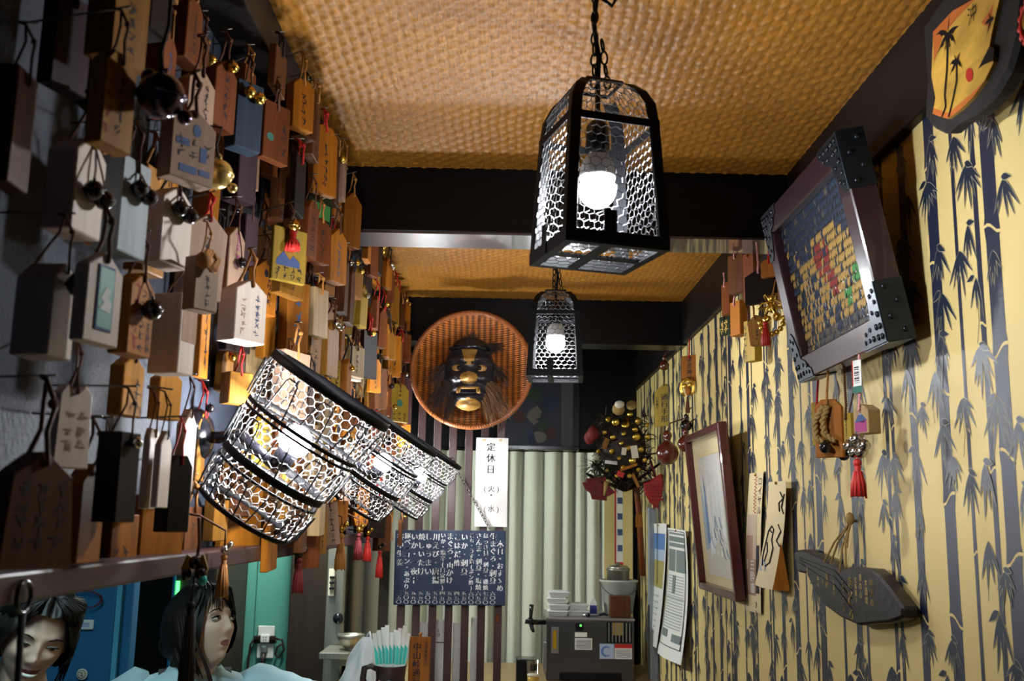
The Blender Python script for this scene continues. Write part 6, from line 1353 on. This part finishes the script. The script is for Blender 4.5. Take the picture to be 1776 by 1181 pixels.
def person(label, Hc, hr, bodyrot, smile, arms, hairfn, top, neck_off=(0,.012,-.19), strap=False):
    """Hc: head centre; hr: head rotation matrix; the torso hangs below"""
    o = thing('person', label, 'person', (Hc.x, Hc.y, 0)); base = V((Hc.x, Hc.y, 0)); H = Hc-base
    TH = M4.Translation(H) @ hr
    neck = H+V(neck_off); TB = M4.Translation(neck) @ M4.Rotation(bodyrot, 4, 'Z')
    L = lambda p: TB @ V(p)
    nk = TH @ V((0,.022,-.075)); nk2 = TH @ V((0,.030,-.02))
    tors = MB()
    secs = [(0,.050,.050,0),(-.03,.075,.055,.0),(-.055,.150,.068,.004),(-.10,.178,.085,.006),(-.17,.170,.100,.0),(-.27,.150,.098,0),(-.36,.135,.088,0),(-.46,.150,.10,0),(-.60,.172,.118,0),(-.74,.150,.11,0)]
    def ts(u, v):
        t = v*(len(secs)-1); i = min(int(t), len(secs)-2); f = t-i; A_, B_ = secs[i], secs[i+1]; z, wx, wy, oy = [A_[k]+(B_[k]-A_[k])*f for k in range(4)]
        c_, s_ = cos(2*pi*u), sin(2*pi*u); e = lambda q_: math.copysign(abs(q_)**.85, q_); return (wx*e(c_), wy*e(s_)+oy, z)
    tors.grid(ts, 48, 54); tors.ball((0,0,-.0), .052, 14); tors.ball((0,0,-.72), .13, 16, sc=(1.1,.8,.8))
    parts = [(blend_head(smile=smile), TH), (limb([nk2, nk, neck+V((0,0,-.03))], [.050,.048,.054]), None), (tors, TB)]
    for s in (-1, 1): e_ = MB(); e_.ball((s*.073,.010,-.008), .022, 12, sc=(.35,.75,1.25)); parts.append((e_, TH))
    for (sh, el, wr, hand) in arms:
        parts.append((limb([L(sh), L(el), L(wr)], [.048,.038,.026]), None)); d = (L(wr)-L(el)).normalized(); a_ = d.orthogonal().normalized(); b_ = d.cross(a_)
        w0 = L(wr); parts.append((limb([w0, w0+d*.045, w0+d*.085], [.026,.034,.030]), None))
        for k, (off, ln) in enumerate(((-.026,.062),(-.009,.074),(.009,.070),(.025,.055))):
            f0 = w0+d*.075+a_*off; parts.append((limb([f0, f0+d*ln*.5+b_*.006, f0+d*ln+b_*.022], [.0095,.0088,.0075], 10), None))
        parts.append((limb([w0+d*.03-a_*.025, w0+d*.06-a_*.048+b_*.01, w0+d*.085-a_*.052+b_*.022], [.012,.0105,.009], 10), None))
    for s in (-1, 1):  # legs
        parts.append((limb([L((s*.085,0,-.70)), L((s*.09,-.02,-1.05)), L((s*.09,.0,.06-neck.z))], [.088,.058,.040]), None)); parts.append((limb([L((s*.09,.01,.05-neck.z)), L((s*.095,-.13,.035-neck.z))], [.042,.032]), None))
    body = merge(parts, .0028, 'body', o)
    me = body.data
    for mm_ in ('lip',): me.materials.append(MAT[mm_])
    iv = TH.inverted(); mw = .0185+.0085*smile
    for p in me.polygons:
        c_ = iv @ p.center
        if c_.y < -.06 and abs(c_.x) < mw*.95 and -.078 < c_.z < -.046:
            up = smile*.25*c_.x**2/.02; zz = c_.z-up
            if abs(zz+.0605) < .0085*max(0, 1-(c_.x/(mw*.97))**2)**.6: p.material_index = 1
    # eyes, lids, brows, teeth
    for s in (-1, 1):
        ez = .005; q = MB(); op = 1-.45*smile
        q.ball((s*.031,-.0735,ez), .0125, 16, sc=(1.12,.70,.44*op)); eye = q.build('eye', MAT['eyewhite'], o); eye.matrix_local = TH
        q = MB(); q.ball((s*.031+top.get('gaze', (0,0))[0],-.0800,ez+top.get('gaze', (0,0))[1]), .0064, 12, sc=(1,.5,.9*op)); ir = q.build('iris', MAT['iris'], eye)
        q = MB(); q.tube([(s*.0165,-.0800,ez-.001),(s*.024,-.0852,ez+.0054*op),(s*.033,-.0850,ez+.0064*op),(s*.042,-.0795,ez+.004*op),(s*.047,-.0745,ez+.0012)], [.0008,.0016,.0019,.0017,.0008], 6); q.build('upper_lashes', MAT['hair'], eye)
        q = MB(); q.tube([(s*.016,-.0880,.0225),(s*.030,-.0900,.0290),(s*.043,-.0825,.0275),(s*.052,-.0720,.0215)], [.0012,.0024,.0020,.0008], 6); bw = q.build('brow', MAT['hairbrown'], o); bw.matrix_local = TH
    if smile > .5:
        q = MB(); q.tube([(-.019,-.0850,-.0565),(-.009,-.0915,-.0590),(0,-.0930,-.0597),(.009,-.0915,-.0590),(.019,-.0850,-.0565)], [.0014,.0036,.0042,.0036,.0014], 8); tt = q.build('teeth', MAT['teeth'], o); tt.matrix_local = TH
    hairfn(o, TH, L)
    # clothes: an offset of the body, cut at neckline
    cl = []
    tc_ = MB(); tc_.grid(lambda u, v: (lambda a_: (a_[0]*1.10+.0, a_[1]*1.14, a_[2]+.004))(ts(u, .06+v*.80)), 48, 48); cl.append((tc_, TB))
    q = MB(); 
    for s in (-1, 1): pass
    for p_, T_ in cl: q.add(p_.v, p_.f, 0, True, T_)
    for (sh, el, wr, hand) in arms:
        A_, B_, C_ = L(sh), L(el), L(wr); E_ = B_.lerp(C_, top.get('sleeve', .5)); n = 14; pts = [A_+(A_-B_).normalized()*.060]+[A_.lerp(B_, k/5) for k in range(6)]+[B_.lerp(E_, k/4) for k in range(1, 5)]; rr = [.02]+[.066-.006*k/5+.004*(k % 2) for k in range(6)]+[.058-.006*k+.002*(k % 2) for k in range(4)]; q.tube(pts, rr, 22, cap=False)
    blouse = q.build('blouse', MAT[top['mat']], o)
    if strap:
        for s in (-1, 1):
            q = MB(); pts = [L((s*.060,.085,-.16)), L((s*.075,.05,-.035)), L((s*.080,.0,-.020)), L((s*.080,-.055,-.045)), L((s*.078,-.105,-.13)), L((s*.075,-.118,-.24))]
            vs_ = []
            for p in pts: vs_ += [p+TB.to_3x3() @ V((-.019,0,0)), p+TB.to_3x3() @ V((.019,0,0))]
            q.add(vs_, [(2*i, 2*i+1, 2*i+3, 2*i+2) for i in range(5)], 0, True); q.build('apron_strap', MAT['apron'], o)
        q = MB(); q.grid(lambda u, v: tuple(L(((u-.5)*.26*(1+.3*v), -.125-.01*cos((u-.5)*3), -.22-.45*v))), 10, 6); q.build('apron', MAT['apron'], o)
    q = MB(); q.grid(lambda u, v: tuple(L((.19*cos(2*pi*u)*(1-.1*v), .135*sin(2*pi*u)*(1-.1*v), -.58-v*(neck.z-.58-.12)))), 32, 8); q.build('trousers', MAT['apron'], o)
    return o, TH, L
def hair_shell(o, TH, name, m_, fn, nu=72, nv=40):
    q = MB(); q.grid(fn, nu, nv); h = q.build(name, MAT[m_], o); h.matrix_local = TH; return h
def strands(o, TH, name, m_, curves):
    q = MB()
    for pts, r in curves: q.tube(pts, r, 5)
    h = q.build(name, MAT[m_], o); h.matrix_local = TH; return h
def hairline(a):
    """lowest latitude (0 top .. 1 bottom) that the hair shell reaches at azimuth a (0 = face)"""
    f = abs((a+pi) % (2*pi)-pi); return f
def short_hair(o, TH, L):
    rg = random.Random(3); ph = [rg.uniform(0, 6.28) for _ in range(8)]
    def fn(u, v):
        a = 2*pi*u; f = hairline(a); lo = .30+.36*min(1, max(0, (f-.55)/.7))**.8; t = v*lo*pi if f < 1.3 else v*(.66+.10*min(1, (f-1.3)/.8))*pi
        w_ = 1+.04*sin(a*9+ph[0]+t*3)+.035*sin(a*17+ph[1])+.02*sin(t*14+a*5); k = 1.17*w_+.04*sin(t)
        x, y, z = sin(t)*sin(a), -sin(t)*cos(a), cos(t); return (x*.078*k, y*.096*k+.004, z*.116*(1.08 if z > 0 else 1.0)*w_+.003)
    hair_shell(o, TH, 'hair', 'hair', fn)
    cs = []
    for k in range(240):
        a = rg.uniform(-1.5, 1.5); s = 1 if a > 0 else -1; t0 = .25+rg.uniform(0,.2); 
        p0 = (sin(t0)*sin(a*.5)*.09, -sin(t0)*.10-.01, cos(t0)*.125); p1 = (sin(a)*.088, -cos(a)*.100, .075+rg.uniform(-.01,.01)); sw = a*1.15+.35*s; p1 = (sin(sw)*.085, -cos(sw)*.099, .086+rg.uniform(-.008,.01)); p2 = (sin(sw*1.25)*.090, -cos(sw*1.25)*.092, .062+rg.uniform(-.015,.02)-.03*max(0, abs(sw)-.8)); cs.append(([p0, p1, p2], [.0025, .003, .001]))
    strands(o, TH, 'fringe', 'hair', cs)
    cs = []
    for s in (-1, 1):
        for k in range(22): a = rg.uniform(1.15, 1.9); cs.append(([(s*sin(a)*.088, -cos(a)*.09, .04), (s*.092, -cos(a)*.08+.004, -.02), (s*(.082+rg.uniform(-.006,.012)), -cos(a)*.07, -.075+rg.uniform(-.03,.02))], [.003,.003,.001]))
    strands(o, TH, 'side_locks', 'hair', cs)
def long_hair(o, TH, L):
    rg = random.Random(5)
    def fn(u, v):
        a = 2*pi*u; f = hairline(a); lo = .24+.46*min(1, max(0, (f-.62)/.5)); t = v*lo*pi if f < 1.12 else v*(.70+.06*min(1, (f-1.12)/.6))*pi
        w_ = 1+.018*sin(a*13+t*4)+.012*sin(a*29); k = 1.14*w_; x, y, z = sin(t)*sin(a), -sin(t)*cos(a), cos(t); bun = .018*math.exp(-((f-pi)/.9)**2)*max(0, sin(t))
        return (x*.078*k*(1+.10*max(0,-z)), y*.097*k+.005+bun, z*.117*(1.08 if z > 0 else .98)*w_+.002)
    hair_shell(o, TH, 'hair', 'hair', fn)
    cs = []
    for k in range(70):
        a = rg.uniform(-.95, .95); p0 = (a*.035, -.055, .120); p1 = (sin(a)*.080, -cos(a)*.097-.004, .088); p2 = (sin(a*1.35)*.086, -cos(a*1.3)*.098, .040+rg.uniform(-.016,.012)-.02*abs(a)); cs.append(([p0, p1, p2], [.002,.0022,.0007]))
    strands(o, TH, 'fringe', 'hair', cs); cs = []
    for s in (-1, 1):
        for k in range(34 if s < 0 else 0):
            a = rg.uniform(1.3, 2.5); p = V((s*sin(a)*.088, -cos(a)*.088, -.02)); cs.append(([(p.x, p.y, .05), p, (p.x*.98+rg.uniform(-.004,.004), p.y-.004, -.075), (p.x*.86+rg.uniform(-.01,.01), p.y-.012+rg.uniform(-.008,.008), -.13+rg.uniform(-.02,.02))], [.004,.0045,.0035,.001]))
        for k in range(12 if s < 0 else 0): cs.append(([(s*.086,-.035,.02), (s*.088+rg.uniform(-.004,.004),-.045,-.05), (s*.074+rg.uniform(-.006,.006),-.055,-.13), (s*.070+rg.uniform(-.01,.01),-.06,-.21)], [.002,.003,.0028,.001]))
    strands(o, TH, 'side_locks', 'hairbrown', cs)
    q = MB(); q.ball((0,.11,-.015), .045, 16, sc=(1.1,.8,.9)); b = q.build('hair_knot', MAT['hair'], o); b.matrix_local = TH
    for s in (-1, 1):
        q = MB(); q.ball((s*.080,-.004,-.036), .0055, 10); e_ = q.build('pearl_earring', MAT['steelbell'], o); e_.matrix_local = TH
rot = lambda yaw, pit, rol: (M4.Rotation(yaw, 4, 'Z') @ M4.Rotation(pit, 4, 'X') @ M4.Rotation(rol, 4, 'Y'))
P1 = atY(60, 1103, 2.45)
person('laughing older woman with short wavy black hair before the blue cabinet', P1, rot(R(30), R(14), R(13)), R(20), 1., [((-.165,0,-.075), (-.22,.02,-.34), (-.16,-.16,-.48), 1), ((.165,0,-.075), (.22,-.02,-.34), (.14,-.18,-.46), 1)], short_hair, dict(mat='apron', sleeve=.8, gaze=(0,-.0015)))
P2 = atY(352, 1090, 2.95)
person('younger woman in pale blue blouse and dark apron strap, looking up', P2, rot(R(66), R(-20), R(4)), R(18), 0., [((-.165,0,-.075), (-.25,-.02,-.30), (-.18,-.18,-.44), 1), ((.165,0,-.075), (.30,-.10,-.108), (.385,-.17,-.092), 1)], long_hair, dict(mat='blouse', sleeve=.75, gaze=(.003,.002)), neck_off=(-.028,.05,-.094), strap=True)
